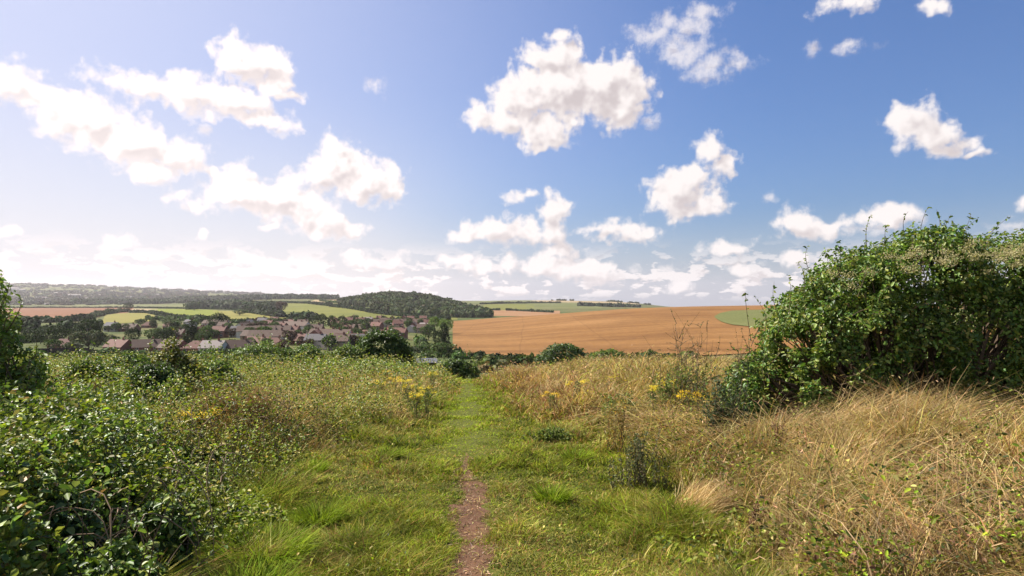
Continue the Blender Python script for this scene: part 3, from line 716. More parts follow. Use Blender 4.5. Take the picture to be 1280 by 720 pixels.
def put_tree(kind, px, dp, wpx, hpx, label, group=None, name='garden_tree'):
    """kind, column, depth, width and height as seen (photograph pixels at that depth)"""
    p = TP[kind]; o = p if kind not in usedT else copy_tree(p); usedT.add(kind); o.name = name
    nat = {'dark round': (9.5,10), 'mid round': (8,8), 'light round': (7,7), 'grey-green broad': (11,7), 'dark broad': (18,10), 'dark conical': (7,12), 'tall dark': (7,13), 'bright green': (9,9), 'copper': (8,8), 'small bushy': (5.5,4.5), 'small pale': (5.5,4)}[kind]
    sx = wpx/F*dp/nat[0]; sz = hpx/F*dp/nat[1]; o.scale = (sx, sx, sz); o.location = at(px, dp, 0); o.rotation_euler = (0, 0, rnd.uniform(0, 6.28) if 'broad' not in kind else rnd.uniform(-.3, .3))
    tag(o, label, 'tree', group); return o
main_trees = [
 ('dark broad', 78, 330, 52, 30, 'dark spreading tree behind the leftmost red bungalow'),
 ('dark round', 110, 345, 34, 35, 'big dark round tree left of the pinkish red bungalow'),
 ('dark broad', 60, 345, 44, 26, 'dark tree at far left beside the bramble hedge'),
 ('tall dark', 122, 325, 17, 30, 'narrow dark tree in front of the big round one'),
 ('grey-green broad', 112, 292, 40, 26, 'grey-green spreading bush-tree right of the leftmost bungalow'),
 ('small bushy', 68, 282, 20, 15, 'small bushy tree in the garden of the leftmost bungalow'),
 ('small pale', 92, 280, 22, 11, 'low pale shrub in front of the leftmost bungalow'),
 ('dark round', 167.5, 330, 19, 26, 'dark ball-shaped tree behind the third bungalow'),
 ('dark round', 136, 318, 26, 18, 'low dark tree behind the pinkish red bungalow'),
 ('mid round', 196, 345, 26, 22, 'rounded green tree between the third and fourth bungalows'),
 ('dark round', 205, 322, 24, 26, 'dark bulky tree behind the fourth bungalow'),
 ('dark conical', 240, 320, 24, 36, 'tall dark conical tree behind the dark hipped bungalow'),
 ('mid round', 256, 316, 22, 22, 'green round tree right of the tall conical tree'),
 ('dark round', 274, 560, 25, 22, 'big dark dome-shaped tree against the bright green pasture'),
 ('dark round', 256, 580, 15, 15, 'smaller dark tree left of the dome-shaped tree by the pasture'),
 ('light round', 276, 292, 18, 14, 'bright yellow-green garden tree above the pale-roofed bungalow'),
 ('small bushy', 289, 290, 22, 15, 'dark green bushy tree right of the bright yellow-green one'),
 ('mid round', 215, 560, 24, 12, 'grey-green tree in front of the dry pasture hedge'),
 ('dark broad', 405, 560, 32, 21, 'wide dark block-like tree in the middle of the village'),
 ('dark round', 379, 600, 20, 15, 'dark tree left of the wide block-like tree'),
 ('dark round', 428, 640, 13, 14, 'dark round tree right of the wide block-like tree'),
 ('copper', 324, 690, 14, 9, 'reddish copper tree at the top edge of the village'),
 ('mid round', 342, 640, 15, 10, 'green tree right of the copper tree'),
 ('tall dark', 556, 330, 17, 36, 'tall dark tree at the left edge of the wheat field'),
 ('dark round', 548, 336, 17, 28, 'dark tree leaning on the tall tree beside the wheat field'),
 ('bright green', 558, 500, 20, 20, 'bright green tree behind the tall dark field-edge tree'),
 ('bright green', 543, 560, 18, 18, 'yellow-green tree left of the bright field-edge tree'),
 ('mid round', 536, 420, 20, 20, 'mid green tree left of the dark field-edge pair'),
 ('mid round', 552, 270, 30, 20, 'smooth rounded green bush below the tall field-edge tree'),
 ('small bushy', 527, 285, 26, 14, 'bushy shrub left of the smooth rounded bush'),
 ('small bushy', 540, 215, 28, 14, 'low shrub below the smooth rounded bush by the shelter'),
 ('small pale', 512, 255, 26, 13, 'pale shrub just right of the big green dome bush'),
 ('dark round', 545, 980, 12, 13, 'dark round tree in front of the hill wood, right part'),
 ('dark round', 604, 960, 11, 8, 'small round tree at the right foot of the hill wood'),
 ('dark round', 161, 1500, 11, 12, 'dark tree standing at the right end of the orange field'),
 ('dark round', 243, 1500, 14, 11, 'round tree left of the pale gap below the far wood'),
 ('copper', 352, 1300, 16, 14, 'reddish round tree ending the line between two pastures'),
 ('dark round', 412, 1500, 8, 8, 'round tree on the hedge left of the hill wood'),
 ('dark round', 430, 1560, 8, 9, 'second round tree on the hedge left of the hill wood'),
 ('mid round', 300, 1100, 18, 8, 'low green tree in front of the sloping pasture'),
 ('small bushy', 208, 700, 14, 8, 'small bushy tree at the front of the lush pasture'),
 ('small bushy', 176, 640, 14, 9, 'small dark tree in front of the dry pasture'),
 ('dark round', 586, 285, 7, 7, 'tiny lone bush on the lower left corner of the wheat field')]
for t in main_trees: put_tree(*t)
# garden trees between the rows, each named by the house it stands beside
seen = set(); kinds_g = ['small bushy', 'mid round', 'dark round', 'small bushy', 'small pale', 'light round', 'copper', 'dark conical', 'mid round']
for (px, dp, ref) in HOUSES[7:]*2:
    if rnd.random() < .85:
        kd = rnd.choice(kinds_g); side = rnd.choice(['left', 'right']); q = px + (-9 if side == 'left' else 9)*350/dp + rnd.uniform(-2, 2)
        hh = rnd.uniform(3.5, 8.5); ww = hh*rnd.uniform(.75, 1.15) if kd != 'dark conical' else hh*.5
        lb = '%s garden tree on the %s of %s' % (kd, side, ref)
        if lb in seen: continue
        seen.add(lb); put_tree(kd, q, dp-7, ww*1.12*F/dp, hh*F/dp, lb, 'garden trees among the village houses')
for k in TP: assert k in usedT, k

# ------------------------------------------------------------------ hedges and woods (lumpy rows of small crowns)
def small_crown_cloud(P, w, h, base, nper, size, rng, var=.2):
    """P bases (n,3), w widths, h heights -> leaf clumps over each rounded top"""
    n = len(P); idx = np.repeat(np.arange(n), nper); m = len(idx)
    d = unit(rng.normal(size=(m, 3))); d[:, 2] = np.abs(d[:, 2])*np.where(rng.random(m) < .85, 1, -1)
    r = 1-np.abs(rng.normal(0, .12, m))
    c = P[idx] + np.stack([d[:, 0]*w[idx]*.5*r, d[:, 1]*w[idx]*.5*r, h[idx]*(.48+.5*d[:, 2]*r)], 1)
    nn = unit(d + rng.normal(0, .28, d.shape)); tree = tint(base, n, var*1.5, rng, .11)
    col = tree[idx]*(1+rng.normal(0, .07, (m, 1))); s = size*np.broadcast_to(w, n)[idx]*rng.uniform(.7, 1.3, m)
    return leaves(c, nn, s, s*.8, np.clip(col, .004, .9), .1, rng)
def core_cloud(P, w, h, base, rng):
    """dark leafy insides: a low lumpy dome under each crown's clumps"""
    vs = [(0, 0, .93)]; 
    for z, r_ in ((.80, .30), (.5, .43), (.02, .36)):
        for k in range(7): vs.append((r_*math.cos(k*math.pi*2/7+z), r_*math.sin(k*math.pi*2/7+z), z))
    vs = np.array(vs); T = [(0, 1+k, 1+(k+1) % 7) for k in range(7)]; Q = []
    for q in (0, 1): Q += [(1+q*7+k, 8+q*7+k, 8+q*7+(k+1) % 7, 1+q*7+(k+1) % 7) for k in range(7)]
    n = len(P); V = P[:, None] + vs[None]*np.stack([w, w, h*.95], 1)[:, None]*(1+rng.normal(0, .06, (n, len(vs), 1)))
    b = (np.arange(n)*len(vs))[:, None, None]
    return V.reshape(-1, 3), (np.array(Q)[None]+b).reshape(-1, 4), (np.array(T)[None]+b).reshape(-1, 3), np.repeat(tint(base, n, .15, rng), len(vs), 0)
def mass(name, P, w, h, base, material, nper=40, size=.28, seed=1, **tg):
    rng = np.random.default_rng(seed); c = Cloud()
    V, Q, C = small_crown_cloud(P, w, h, base, nper, size, rng); c.add(V, Q, None, C)
    V, Q, T, C = core_cloud(P, w, h, base, rng); c.add(V, Q, T, C)
    return tag(link(name, c.mesh(name), material), **tg)
M_HEDGE = foliage_mat('hedge_foliage', 0.15, rough=.7, spec=.06, noise_scale=0.12, nvar=0.25)
def hedge(poly, hm, wm, label, base=DK, seed=1, step=None, gap=0.0, nper=40, dep=None):
    """poly of (column, row or ('d', depth)); hm, wm in metres"""
    rng = np.random.default_rng(seed); pts = []
    P = [np.array(XY(px, v[1] if isinstance(v, tuple) else dep_at(px, v, lo=dep or 120))) for px, v in poly]
    step = step or wm*.55
    for a, b in zip(P, P[1:]):
        n = max(1, int(np.linalg.norm(b-a)/step)); pts += [a+(b-a)*k/n for k in range(n)]
    pts = np.array(pts+[P[-1]]); pts = pts + rng.normal(0, wm*.12, pts.shape)
    if gap: pts = pts[rng.random(len(pts)) > gap]
    z = ground_z(pts[:, 0], pts[:, 1]); n = len(pts)
    w = wm*rng.uniform(.75, 1.3, n); h = hm*rng.uniform(.65, 1.25, n)*(0.8+.5*vnoise(np.arange(n)*.23, np.zeros(n)+seed))
    return mass('hedge', np.column_stack([pts, z-.4]), w, h, base, M_HEDGE, nper, .30, seed, label=label, cat='hedge')
hedge([(588,449),(640,451),(700,451),(790,450),(860,449)], 2.6, 3.0, 'dark hedge along the bottom edge of the wheat field', seed=2)
hedge([(-20,384.9),(100,384.9),(170,384.9),(300,387.6)], 4, 7, 'thin dark hedge line behind the orange field', seed=3)
hedge([(20,402),(60,403.5),(95,402),(112,399)], 7, 9, 'dark hedge along the near edge of the orange field', seed=4)
hedge([(14,414),(45,416),(80,415),(118,412)], 7, 11, 'dark tree-height hedge behind the leftmost bungalow', DK, seed=34)
hedge([(10,430),(40,428),(64,427)], 4, 7, 'garden hedge left of the leftmost bungalow', MD, seed=35)
hedge([(112,398),(128,394),(146,391),(160,390)], 7, 10, 'scrubby hedge climbing beside the orange field', GY, seed=5)
hedge([(165,391),(185,391.5),(205,395),(232,399),(262,402)], 5, 9, 'bushy hedge in front of the lush bright pasture', seed=6)
hedge([(186,400),(215,400),(250,402),(300,404),(340,403),(372,402)], 5, 8, 'hedge between the sloping pasture and the village', MD, seed=7)
hedge([(310,391),(330,393.5),(352,397)], 9, 14, 'row of rounded trees grown into a hedge below the hill pasture', DK, seed=8)
hedge([(366,399),(380,399),(395,400)], 9, 13, 'short clump of hedge trees left of the village block tree', DK, seed=9)
hedge([(312,378),(350,378.5),(385,379.5),(420,384),(470,392),(510,396.5),(560,400.5)], 6, 9, 'long dark hedge running down the hill pasture to the wood', DK, seed=10)
hedge([(400,376.5),(432,379.5),(470,385),(520,392),(556,396)], 5, 8, 'upper hedge curving below the hill wood', MD, seed=11)
hedge([(388,374.2),(410,374.8),(440,375)], 5, 9, 'hedge on the ridge left of the hill wood', DK, seed=12)
hedge([(600,380.3),(640,379.3),(700,378.8)], 6, 10, 'upper dark hedge crossing the far green downs', DK, seed=13)
hedge([(604,387.5),(640,388.5),(690,391)], 5, 8, 'lower hedge beside the pale stubble field', DK, seed=14, gap=.2)
hedge([(455,405),(500,404.5),(545,403)], 6, 8, 'hedge behind the topmost village houses', MD, seed=15)
hedge([(524,432),(535,440),(560,446),(575,449)], 4, 5, 'scrubby hedge at the lower left corner of the wheat field', MD, seed=16)
hedge([(118,447),(160,446),(220,445),(300,444),(360,442)], 2.4, 3.5, 'scruffy hedge along the ends of the nearest gardens', MD, seed=17, dep=100)
hedge([(40,452),(90,451),(130,449)], 2.6, 4, 'dark hedge below the long garden fence', MD, seed=18, dep=100)
hedge([(598,('d',205)),(650,('d',200)),(760,('d',195)),(870,('d',190))], 2.6, 5, 'scrubby green strip just this side of the wheat field hedge', (.09, .11, .035), seed=31)
hedge([(592,('d',125)),(640,('d',120)),(720,('d',115)),(860,('d',110))], 1.6, 3.2, 'low rough scrub just over the brow right of the path', (.15, .13, .05), seed=32)
hedge([(-10,('d',150)),(120,('d',140)),(300,('d',135)),(440,('d',130))], 2.2, 4, 'low rough scrub just over the brow on the left', (.10, .12, .04), seed=33)
def wood(name, regs, wm, hm, base, seed, dens=.9, nper=36, **tg):
    rng = np.random.default_rng(seed); P = []
    for (p0, p1, d0, d1, n) in regs:          # columns and depths
        px = rng.uniform(p0, p1, n); dd = rng.uniform((d0(px) if callable(d0) else d0)+np.zeros(n), (d1(px) if callable(d1) else d1)+np.zeros(n)+1)
        dd = dd + np.zeros(n); P.append(np.column_stack([(px-640)/F*dd, dd]))
    P = np.concatenate(P); z = ground_z(P[:, 0], P[:, 1]); n = len(P)
    w = wm*rng.uniform(.5, 1.55, n); h = hm*(.55+.3*w/wm)*rng.uniform(.85, 1.2, n)
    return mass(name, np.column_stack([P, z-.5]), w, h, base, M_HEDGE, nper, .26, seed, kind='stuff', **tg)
I_ = lambda xs, ys: (lambda p: np.interp(p, xs, ys))
wood('hill_wood', [(426, 610, I_([426, 445, 470, 520, 560, 590, 610], [1600, 1450, 1250, 1080, 1010, 985, 975]), I_([426, 560, 600, 612], [1750, 1750, 1350, 1010]), 2100)], 13, 13, (0.062, 0.080, 0.034), 21,
     label='dark wooded hill above the village pastures', cat='wood')
wood('ridge_wood', [(225, 420, 3050, 3600, 520), (300, 420, 2900, 3400, 160)], 24, 18, (0.055, 0.072, 0.038), 22, label='long dark wood along the ridge beyond the pastures', cat='wood')
wood('valley_wood', [(90, 250, 2750, 3300, 420), (236, 312, 1600, 2500, 260), (300, 345, 1350, 1700, 60)], 20, 16, (0.055, 0.072, 0.036), 23, label='dark belt of trees in the valley below the hazy hill', cat='wood')
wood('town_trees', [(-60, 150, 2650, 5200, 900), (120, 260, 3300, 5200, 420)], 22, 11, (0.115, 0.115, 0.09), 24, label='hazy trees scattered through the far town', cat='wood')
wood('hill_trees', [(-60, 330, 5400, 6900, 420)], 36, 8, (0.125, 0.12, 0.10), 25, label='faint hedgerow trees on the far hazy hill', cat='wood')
wood('down_copse', [(722, 778, 2250, 2380, 60), (778, 800, 2300, 2400, 16)], 17, 11, (0.035, 0.05, 0.025), 26, label='dark copse on the far green downs above the wheat', cat='wood')
wood('skyline_trees', [(760, 800, 3400, 3500, 16), (806, 812, 3400, 3500, 3), (690, 715, 3440, 3500, 7), (836, 862, 1250, 1300, 4)], 18, 8, DK, 27, label='thin line of trees on the skyline above the wheat', cat='trees')
# ------------------------------------------------------------------ the near slope
M_GRASS = foliage_mat('grass_blades', 0.28, rough=0.7, spec=0.04, noise_scale=2.3, nvar=0.42)
M_BRAM = foliage_mat('bramble_leaves', 0.25, rough=0.45, spec=0.28)
M_HERB = foliage_mat('herb_leaves', 0.26, rough=0.55, spec=0.16, noise_scale=1.9, nvar=0.4)
M_PETAL = foliage_mat('petals', 0.30, rough=0.6, spec=0.2)
M_STEM = plain('woody_stem', (0.13, 0.09, 0.055), (0.08, 0.055, 0.035), 20)
M_DRYSTEM = plain('dry_stalk', (0.30, 0.20, 0.12), (0.20, 0.13, 0.08), 20)
G_BRI = (0.225, 0.285, 0.022); G_MID = (0.140, 0.170, 0.018); G_OLI = (0.225, 0.190, 0.034); G_DRK = (0.05, 0.075, 0.012)
STRAW = (0.40, 0.295, 0.145); PALE = (0.38, 0.34, 0.11); RUST = (0.30, 0.16, 0.07); GOLD = (0.33, 0.21, 0.085)
yk = [2, 4.8, 8, 11.4, 15, 20, 30, 45, 60]
def mown_l(y): return np.interp(y, yk, [-1.4, -1.8, -2.6, -2.7, -2.1, -1.95, -2.55, -3.6, -4.6])
def mown_r(y): return np.interp(y, yk, [1.0, 1.1, 1.4, 1.2, 0.45, -0.35, -1.5, -2.6, -3.6])
def sample(n, d0, d1, p0=-60, p1=1340, power=1.0):
    """ground points, denser near the viewer: depth ~ d^-power per metre of depth per column"""
    u = RNG.random(n); q = 2-power-1
    d = d0*(d1/d0)**u if abs(q) < 1e-6 else (d0**q + u*(d1**q-d0**q))**(1/q)
    px = RNG.uniform(p0, p1, n); x = (px-640)/F*d
    return x, d, px
def edge_noise(x, y): return 0.55*(fbm(x*1.3, y*0.9, 7.7)-0.5)*2*np.clip(y/9, .5, 1.3)
def root(x, y): return np.column_stack([x, y, ground_z(x, y)-0.01])
def mixcols(n, pal, w):
    w = np.array([np.broadcast_to(a, n) for a in w], float); w = w/w.sum(0); cs = np.cumsum(w, 0); r = RNG.random(n)
    k = (r[None] > cs).sum(0).clip(0, len(pal)-1)
    return np.array(pal)[k]
def vary(c, v=.18, h=.08):
    n = len(c); v = v*1.6; return np.clip(c*(1+RNG.normal(0, v, (n, 1)))*(1+RNG.normal(0, h, (n, 3))), .005, .9)
def trail(x, y): return np.abs(x-path_x(y)) < 0.118 + 0.22*(fbm(x*9, y*6, 2)-0.5)*2 + 0.035*sstep(6.5, 4.5, y) - 0.06*sstep(7.5, 9.6, y)

# --- mown and trodden grass of the path
def short_grass():
    c = Cloud()
    for (n, d0, d1, sc, K) in ((400000, 3.2, 9, 1.0, 2), (620000, 9, 52, 1.0, 2)):
        x, y, px = sample(n, d0, d1, power=1.0)
        e = edge_noise(x, y); l, r = mown_l(y)-.7, mown_r(y)+.9
        k = (x > l+e) & (x < r+e); x, y = x[k], y[k]
        tr = trail(x, y) & (y < 9.6); keep = ~tr | (RNG.random(len(x)) < 0.018); x, y = x[keep], y[keep]
        den = fbm(x*2.2, y*1.8, 4.0); keep = RNG.random(len(x)) < 0.70+.8*den; x, y = x[keep], y[keep]; n_ = len(x)
        tuft = fbm(x*1.6+5, y*1.2, 9.0)
        edge = np.minimum(x-mown_l(y), mown_r(y)-x); inner = sstep(-.5, .6, edge)
        mid = np.exp(-((x-path_x(y))/(.36+.010*y))**2)*sstep(8, 12, y)
        h = (0.035+0.08*RNG.random(n_))*(1-.25*inner)*(.55+1.0*sstep(.45, .75, tuft))*(1+.5*(1-inner))*(1-.5*mid)*(1+y*.015)
        rough = sstep(.30, 1.1, np.abs(x-path_x(y)))*sstep(.47, .66, fbm(x*2.6+8, y*2.0, 15)); h = h*(1+(.45+.6*sstep(7, 12, y))*rough)
        w = np.maximum(0.0068, 0.0014*y)*RNG.uniform(.5, 1.4, n_)
        dry = sstep(.42, .66, fbm(x*1.1+3, y*.9, 12))*.95 + .16 + .35*sstep(18, 32, y)*(1-mid)
        col = mixcols(n_, [G_BRI, G_MID, G_OLI, G_DRK, PALE, RUST], [.30+1.6*mid+.3*rough, .42+.3*rough, .30*(1-.7*mid), .9*sstep(.5, .68, fbm(x*3.1+2, y*2.4, 19))*(1-mid), dry*.55*(1-.7*mid), dry*.30*(1-.8*mid)])*(1+.30*mid)[:, None]
        V, Q, T, C = blades(root(x, y), h, w, RNG.uniform(0, 6.28, n_), RNG.uniform(.3, 1.9, n_), RNG.uniform(0, .55, n_), vary(col), K)
        c.add(V, Q, T, C)
    o = link('path_grass', c.mesh('path_grass'), M_GRASS)
    tag(o, 'short trodden green grass of the path down the middle', 'grass', kind='stuff')
short_grass()

# --- tall grass on both sides, straw on the right, green and straw on the left
def clump_points(n, d0, d1, power, spread, per, p0=-60, p1=1340):
    m = n//per; x, y, px = sample(m, d0, d1, p0, p1, power); x = np.repeat(x, per); y = np.repeat(y, per)
    cid = np.repeat(np.arange(m), per); s = spread*(1+y*.02)
    return x+RNG.normal(0, 1, len(x))*s, y+RNG.normal(0, 1, len(x))*s, cid
def side_grass():
    cg = Cloud(); cs = Cloud(); ch = Cloud()
    for (n, d0, d1, per, K, p) in ((300000, 2.4, 10, 14, 3, 1.0), (280000, 10, 24, 12, 3, 1.1), (200000, 24, 60, 8, 2, 1.1)):
        x, y, cid = clump_points(n, d0, d1, p, .075, per)
        k = y > 2.2; x, y, cid = x[k], y[k], cid[k]
        e = edge_noise(x, y); dl, dr = mown_l(y)+e-x, x-(mown_r(y)+e)      # distance outside the path, left and right
        out = np.maximum(dl, dr); k = out > RNG.normal(0, .18, len(out)); x, y, cid, dl, dr, out = x[k], y[k], cid[k], dl[k], dr[k], out[k]
        right = dr > dl
        k = right | (y > 8.5) | (RNG.random(len(x)) < np.where(dl < 1.3, .45, .16)); x, y, cid, dl, dr, out, right = [a[k] for a in (x, y, cid, dl, dr, out, right)]
        n_ = len(x); px = x/y*F+640
        patch = fbm(x*.55+20, y*.35, 6); patch2 = fbm(x*1.4+40, y*1.0, 8)
        ramp_h = sstep(0, 1.6, out)
        # share of straw, olive, green, rust
        straw = np.where(right, .10+.95*sstep(.35, 1.5, dr)*np.where(y < 11, 1, .72), .30+1.0*sstep(.44, .60, patch)*sstep(6, 13, y))
        rust = np.where(right, .9*sstep(11, 17, y)*sstep(2.9, 1.2, dr)+.05, .05+.7*sstep(15, 22, y)*sstep(1.4, .3, dl))
        green = np.where(right, .55*sstep(1.6, .2, dr)+.28*sstep(.5, .68, patch2)+.08, .75)
        olive = np.where(right, .25+.7*sstep(10, 16, y)*sstep(1.2, 2.4, dr), .65)
        pale = np.where(right, .25, .5+.7*sstep(12, 24, y))
        col = mixcols(n_, [STRAW, GOLD, RUST, G_BRI, G_MID, G_OLI, PALE], [straw*.7, straw*.45, rust, green*.45, green*.55, olive, pale])
        isdry = col[:, 0] > .25
        hc = _hash(cid.astype(float), cid*0+1., cid*0+2.)
        h = (.16+.50*ramp_h)*(.55+.75*hc)*RNG.uniform(.6, 1.15, n_)*(.75+.6*patch)
        h *= np.where(right, np.where(y < 12, .80, .95), np.where(y < 9, .30, .85))*np.where((dl > dr) | (dr > 1.0) | (y > 10), 1, .6); h = np.where(isdry, h*1.12, h*.85)
        h *= 1-.35*sstep(25, 45, y)*(np.abs(px-590) < 120)
        w = np.maximum(np.where(isdry, .0046, .0085), .00125*y)*RNG.uniform(.55, 1.6, n_)
        az = np.where(right, RNG.normal(-.4, 1.15, n_)+14*(fbm(x*.9+5, y*.8, 21)-.5)*(RNG.random(n_) < .75), RNG.uniform(0, 6.28, n_))
        hole = fbm(x*2.1+50, y*1.7, 14); hmul = np.where(right, .45+.95*sstep(.34, .58, hole), 1)
        lodge = np.where(right & (y < 13), sstep(.40, .60, fbm(x*.8+60, y*.7, 3))*1.1, .25)
        h = h*hmul; lean = RNG.uniform(.15, 1.0, n_)+lodge*RNG.random(n_)*1.3; droop = np.clip(RNG.uniform(.05, .5, n_)+.35*lodge, 0, .85)
        V, Q, T, C = blades(root(x, y), h, w, az, lean, droop, vary(col, .2, .08), K); cg.add(V, Q, T, C)
        # seed heads on some dry stalks
        s = isdry & (RNG.random(n_) < .2) & (h > .25); ns = s.sum()
        d = np.stack([np.cos(az[s]), np.sin(az[s]), np.zeros(ns)], 1)
        tip = root(x[s], y[s]) + d*(h[s]*lean[s])[:, None] + np.array([0, 0, 1.])*(h[s]*(1-droop[s]))[:, None]
        L = np.maximum(.05, .004*y[s])*RNG.uniform(.7, 1.5, ns)
        V, Q, C = leaves(tip-d*.01, unit(RNG.normal(size=(ns, 3))), L, np.maximum(.009, .0016*y[s]), vary(np.repeat([(.42, .29, .17)], ns, 0), .2), .3, RNG)
        ch.add(V, Q, None, C)
    tag(link('long_grass', cg.mesh('long_grass'), M_GRASS), 'long green and straw coloured grass on both sides of the path', 'grass', kind='stuff')
    tag(link('grass_seed_heads', ch.mesh('grass_seed_heads'), M_GRASS), 'pale seed heads above the long dry grass', 'grass', kind='stuff')
side_grass()
def lodged_stalks():
    c = Cloud(); h_ = Cloud()
    n = 9000; x, y, px = sample(n, 3.6, 15, 780, 1340, 1.0); k = x > mown_r(y)+.9; x, y = x[k], y[k]; n = len(x)
    az = RNG.normal(-.45, .5, n)+9*(fbm(x*.7+5, y*.6, 31)-.5); h = RNG.uniform(.3, .85, n); w = np.maximum(RNG.uniform(.004, .0085, n), .0011*y)
    lean = RNG.uniform(.7, 1.7, n); droop = RNG.uniform(.25, .9, n); P = root(x, y)+np.column_stack([np.zeros(n), np.zeros(n), RNG.uniform(0, .28, n)])
    V, Q, T, C = blades(P, h, w, az, lean, droop, vary(mixcols(n, [(.50, .38, .21), STRAW, GOLD, (.22, .125, .065), (.12, .08, .05)], [2.2, 3, 2.4, 2, 1])), 4); c.add(V, Q, T, C)
    tag(link('lodged_stalks', c.mesh('lodged_stalks'), M_GRASS), 'broad bleached stalks lying tangled over the right bank', 'grass', kind='stuff')
    n = 70000; x, y, px = sample(n, 3.6, 22, 760, 1340, 1.0); pt = sstep(.46, .58, fbm(x*1.2+15, y*1.0, 44)); k = (x > mown_r(y)+.7) & (RNG.random(n) < pt); x, y = x[k], y[k]; n = len(x)
    P = root(x, y)+np.column_stack([np.zeros(n), np.zeros(n), RNG.uniform(.10, .52, n)]); s = np.maximum(RNG.uniform(.02, .05, n), .0032*y)
    V, Q, C = leaves(P, unit(RNG.normal(0, .6, (n, 3))+[0, -.1, .8]), s, s*.55, vary(mixcols(n, [G_BRI, G_MID, G_DRK, (.20, .11, .06)], [2, 4, 4, 3])), .2, RNG)
    tag(link('bank_weeds', np_mesh('bank_weeds', V, Q, cols=C), M_HERB), 'patches of small green weeds growing through the straw of the right bank', 'weeds', kind='stuff')
lodged_stalks()
# --- broad-leaved ground cover
def herbs():
    c = Cloud()
    for (n, d0, d1) in ((110000, 2.4, 9), (150000, 9, 24), (110000, 24, 60)):
        x, y, px = sample(n, d0, d1, power=1.1)
        e = edge_noise(x, y); dl, dr = mown_l(y)+e-x, x-(mown_r(y)+e); out = np.maximum(dl, dr); right = dr > dl
        pt = fbm(x*.9+70, y*.6, 5)
        pr = np.where(right, .22*sstep(.45, .62, pt)+.02, .25+.75*sstep(.36, .55, pt)); pr = np.where(out < 0, .05*(out > -1.2), pr)
        k = RNG.random(n) < pr; x, y, out, right = x[k], y[k], out[k], right[k]; n_ = len(x)
        hmax = np.where(right, .35, .55)*(.3+sstep(0, 1.5, out))*(.15+1.5*sstep(.35, .7, fbm(x*1.3, y*.9, 2)))
        z = ground_z(x, y)+hmax*(RNG.random(n_)**.6)
        P = np.column_stack([x, y, z]); sz = np.maximum(RNG.uniform(.025, .060, n_), .0032*y)*np.where(out < 0, .6, 1)
        col = mixcols(n_, [G_BRI, G_MID, G_DRK, PALE, (.20, .21, .07)], [.4, .5, .25, .25+.3*sstep(15, 30, y), .35*sstep(9, 20, y)])
        V, Q, C = leaves(P, unit(RNG.normal(0, .55, (n_, 3))+np.array([0, -.1, 1.])), sz, sz*.6, vary(col), .2, RNG); c.add(V, Q, None, C)
    tag(link('leafy_ground_cover', c.mesh('leafy_ground_cover'), M_HERB), 'low leafy weeds among the grass beside the path', 'weeds', kind='stuff')
herbs()
def tangle():
    c = Cloud(); rng = RNG; st = MB()
    for (n, d0, d1) in ((90000, 2.6, 8), (110000, 8, 20), (60000, 20, 44)):
        x, y, px = sample(n, d0, d1, -80, 620, 1.0); e = edge_noise(x, y); dl = mown_l(y)-.45+e-x
        pt = fbm(x*.75+90, y*.55, 5); near = sstep(12, 7, y)
        H = (.08+.95*sstep(.40, .64, fbm(x*.95+11, y*.62, 6))+.32*near*sstep(.9, 3.0, dl))*sstep(-.1, .9, dl)*(1-.35*sstep(20, 40, y))
        pxc = (x/y)*F+640; H = H*(1-.75*sstep(222, 240, pxc)*sstep(345, 325, pxc)*sstep(6.5, 7.8, y)*sstep(12.2, 11.2, y))
        k = (dl > 0) & ((x+4.55)**2/.5+(y-10.6)**2/1.4 > 1) & ((x+4.65)**2/.25+(y-9.9)**2/.6 > 1) & (RNG.random(n) < np.clip(.30+1.6*(pt-.5)+.55*near, .04, 1)); x, y, H = x[k], y[k], H[k]; m = len(x)
        P = np.column_stack([x, y, ground_z(x, y)+H*(1-.55*RNG.random(m)**1.6)]); s = np.maximum(.024+.05*RNG.random(m)**2, .0036*y)
        col = mixcols(m, BG_+[(.26, .25, .08), (.30, .18, .08)], [4, 4, 2, 2.6, .9, .45])
        cl = .7+.6*fbm(x*1.6, y*1.2, 3); V, Q, C = leaves(P, unit(RNG.normal(0, .62, (m, 3))+[-.15, -.1, .8]), s, s*.64, np.clip(vary(col, .2)*cl[:, None], .004, .9), .22, RNG); c.add(V, Q, None, C)
    tag(link('bramble_tangle', c.mesh('bramble_tangle'), M_BRAM), 'tangled low bramble leaves covering the left slope', 'brambles', kind='stuff')
    sx, sy, _ = sample(330, 3.6, 16, -40, 420, 1.0)
    for x, y in zip(sx, sy):
        if x > mown_l(y)-.5: continue
        g = float(ground_z(x, y)); a = rng.uniform(0, 6.28); L = rng.uniform(.4, 1.2); h = rng.uniform(.35, .8)
        st.tube([(x+math.cos(a)*L*(q/11-.5)+.04*math.sin(q*1.1+x*9), y+math.sin(a)*L*(q/11-.5), g+.05+h*math.sin(q/11*3.0)) for q in range(12)], [.0024+.0002*y]*11+[.001], 4)
    tag(link('bramble_canes', st.mesh('bramble_canes'), M_DRYSTEM), 'pale arching bramble canes among the leaves', 'brambles', kind='stuff')
BG_ = [(0.11, 0.17, 0.028), (0.17, 0.24, 0.035), (0.06, 0.10, 0.020), (0.24, 0.27, 0.05)]
tangle()
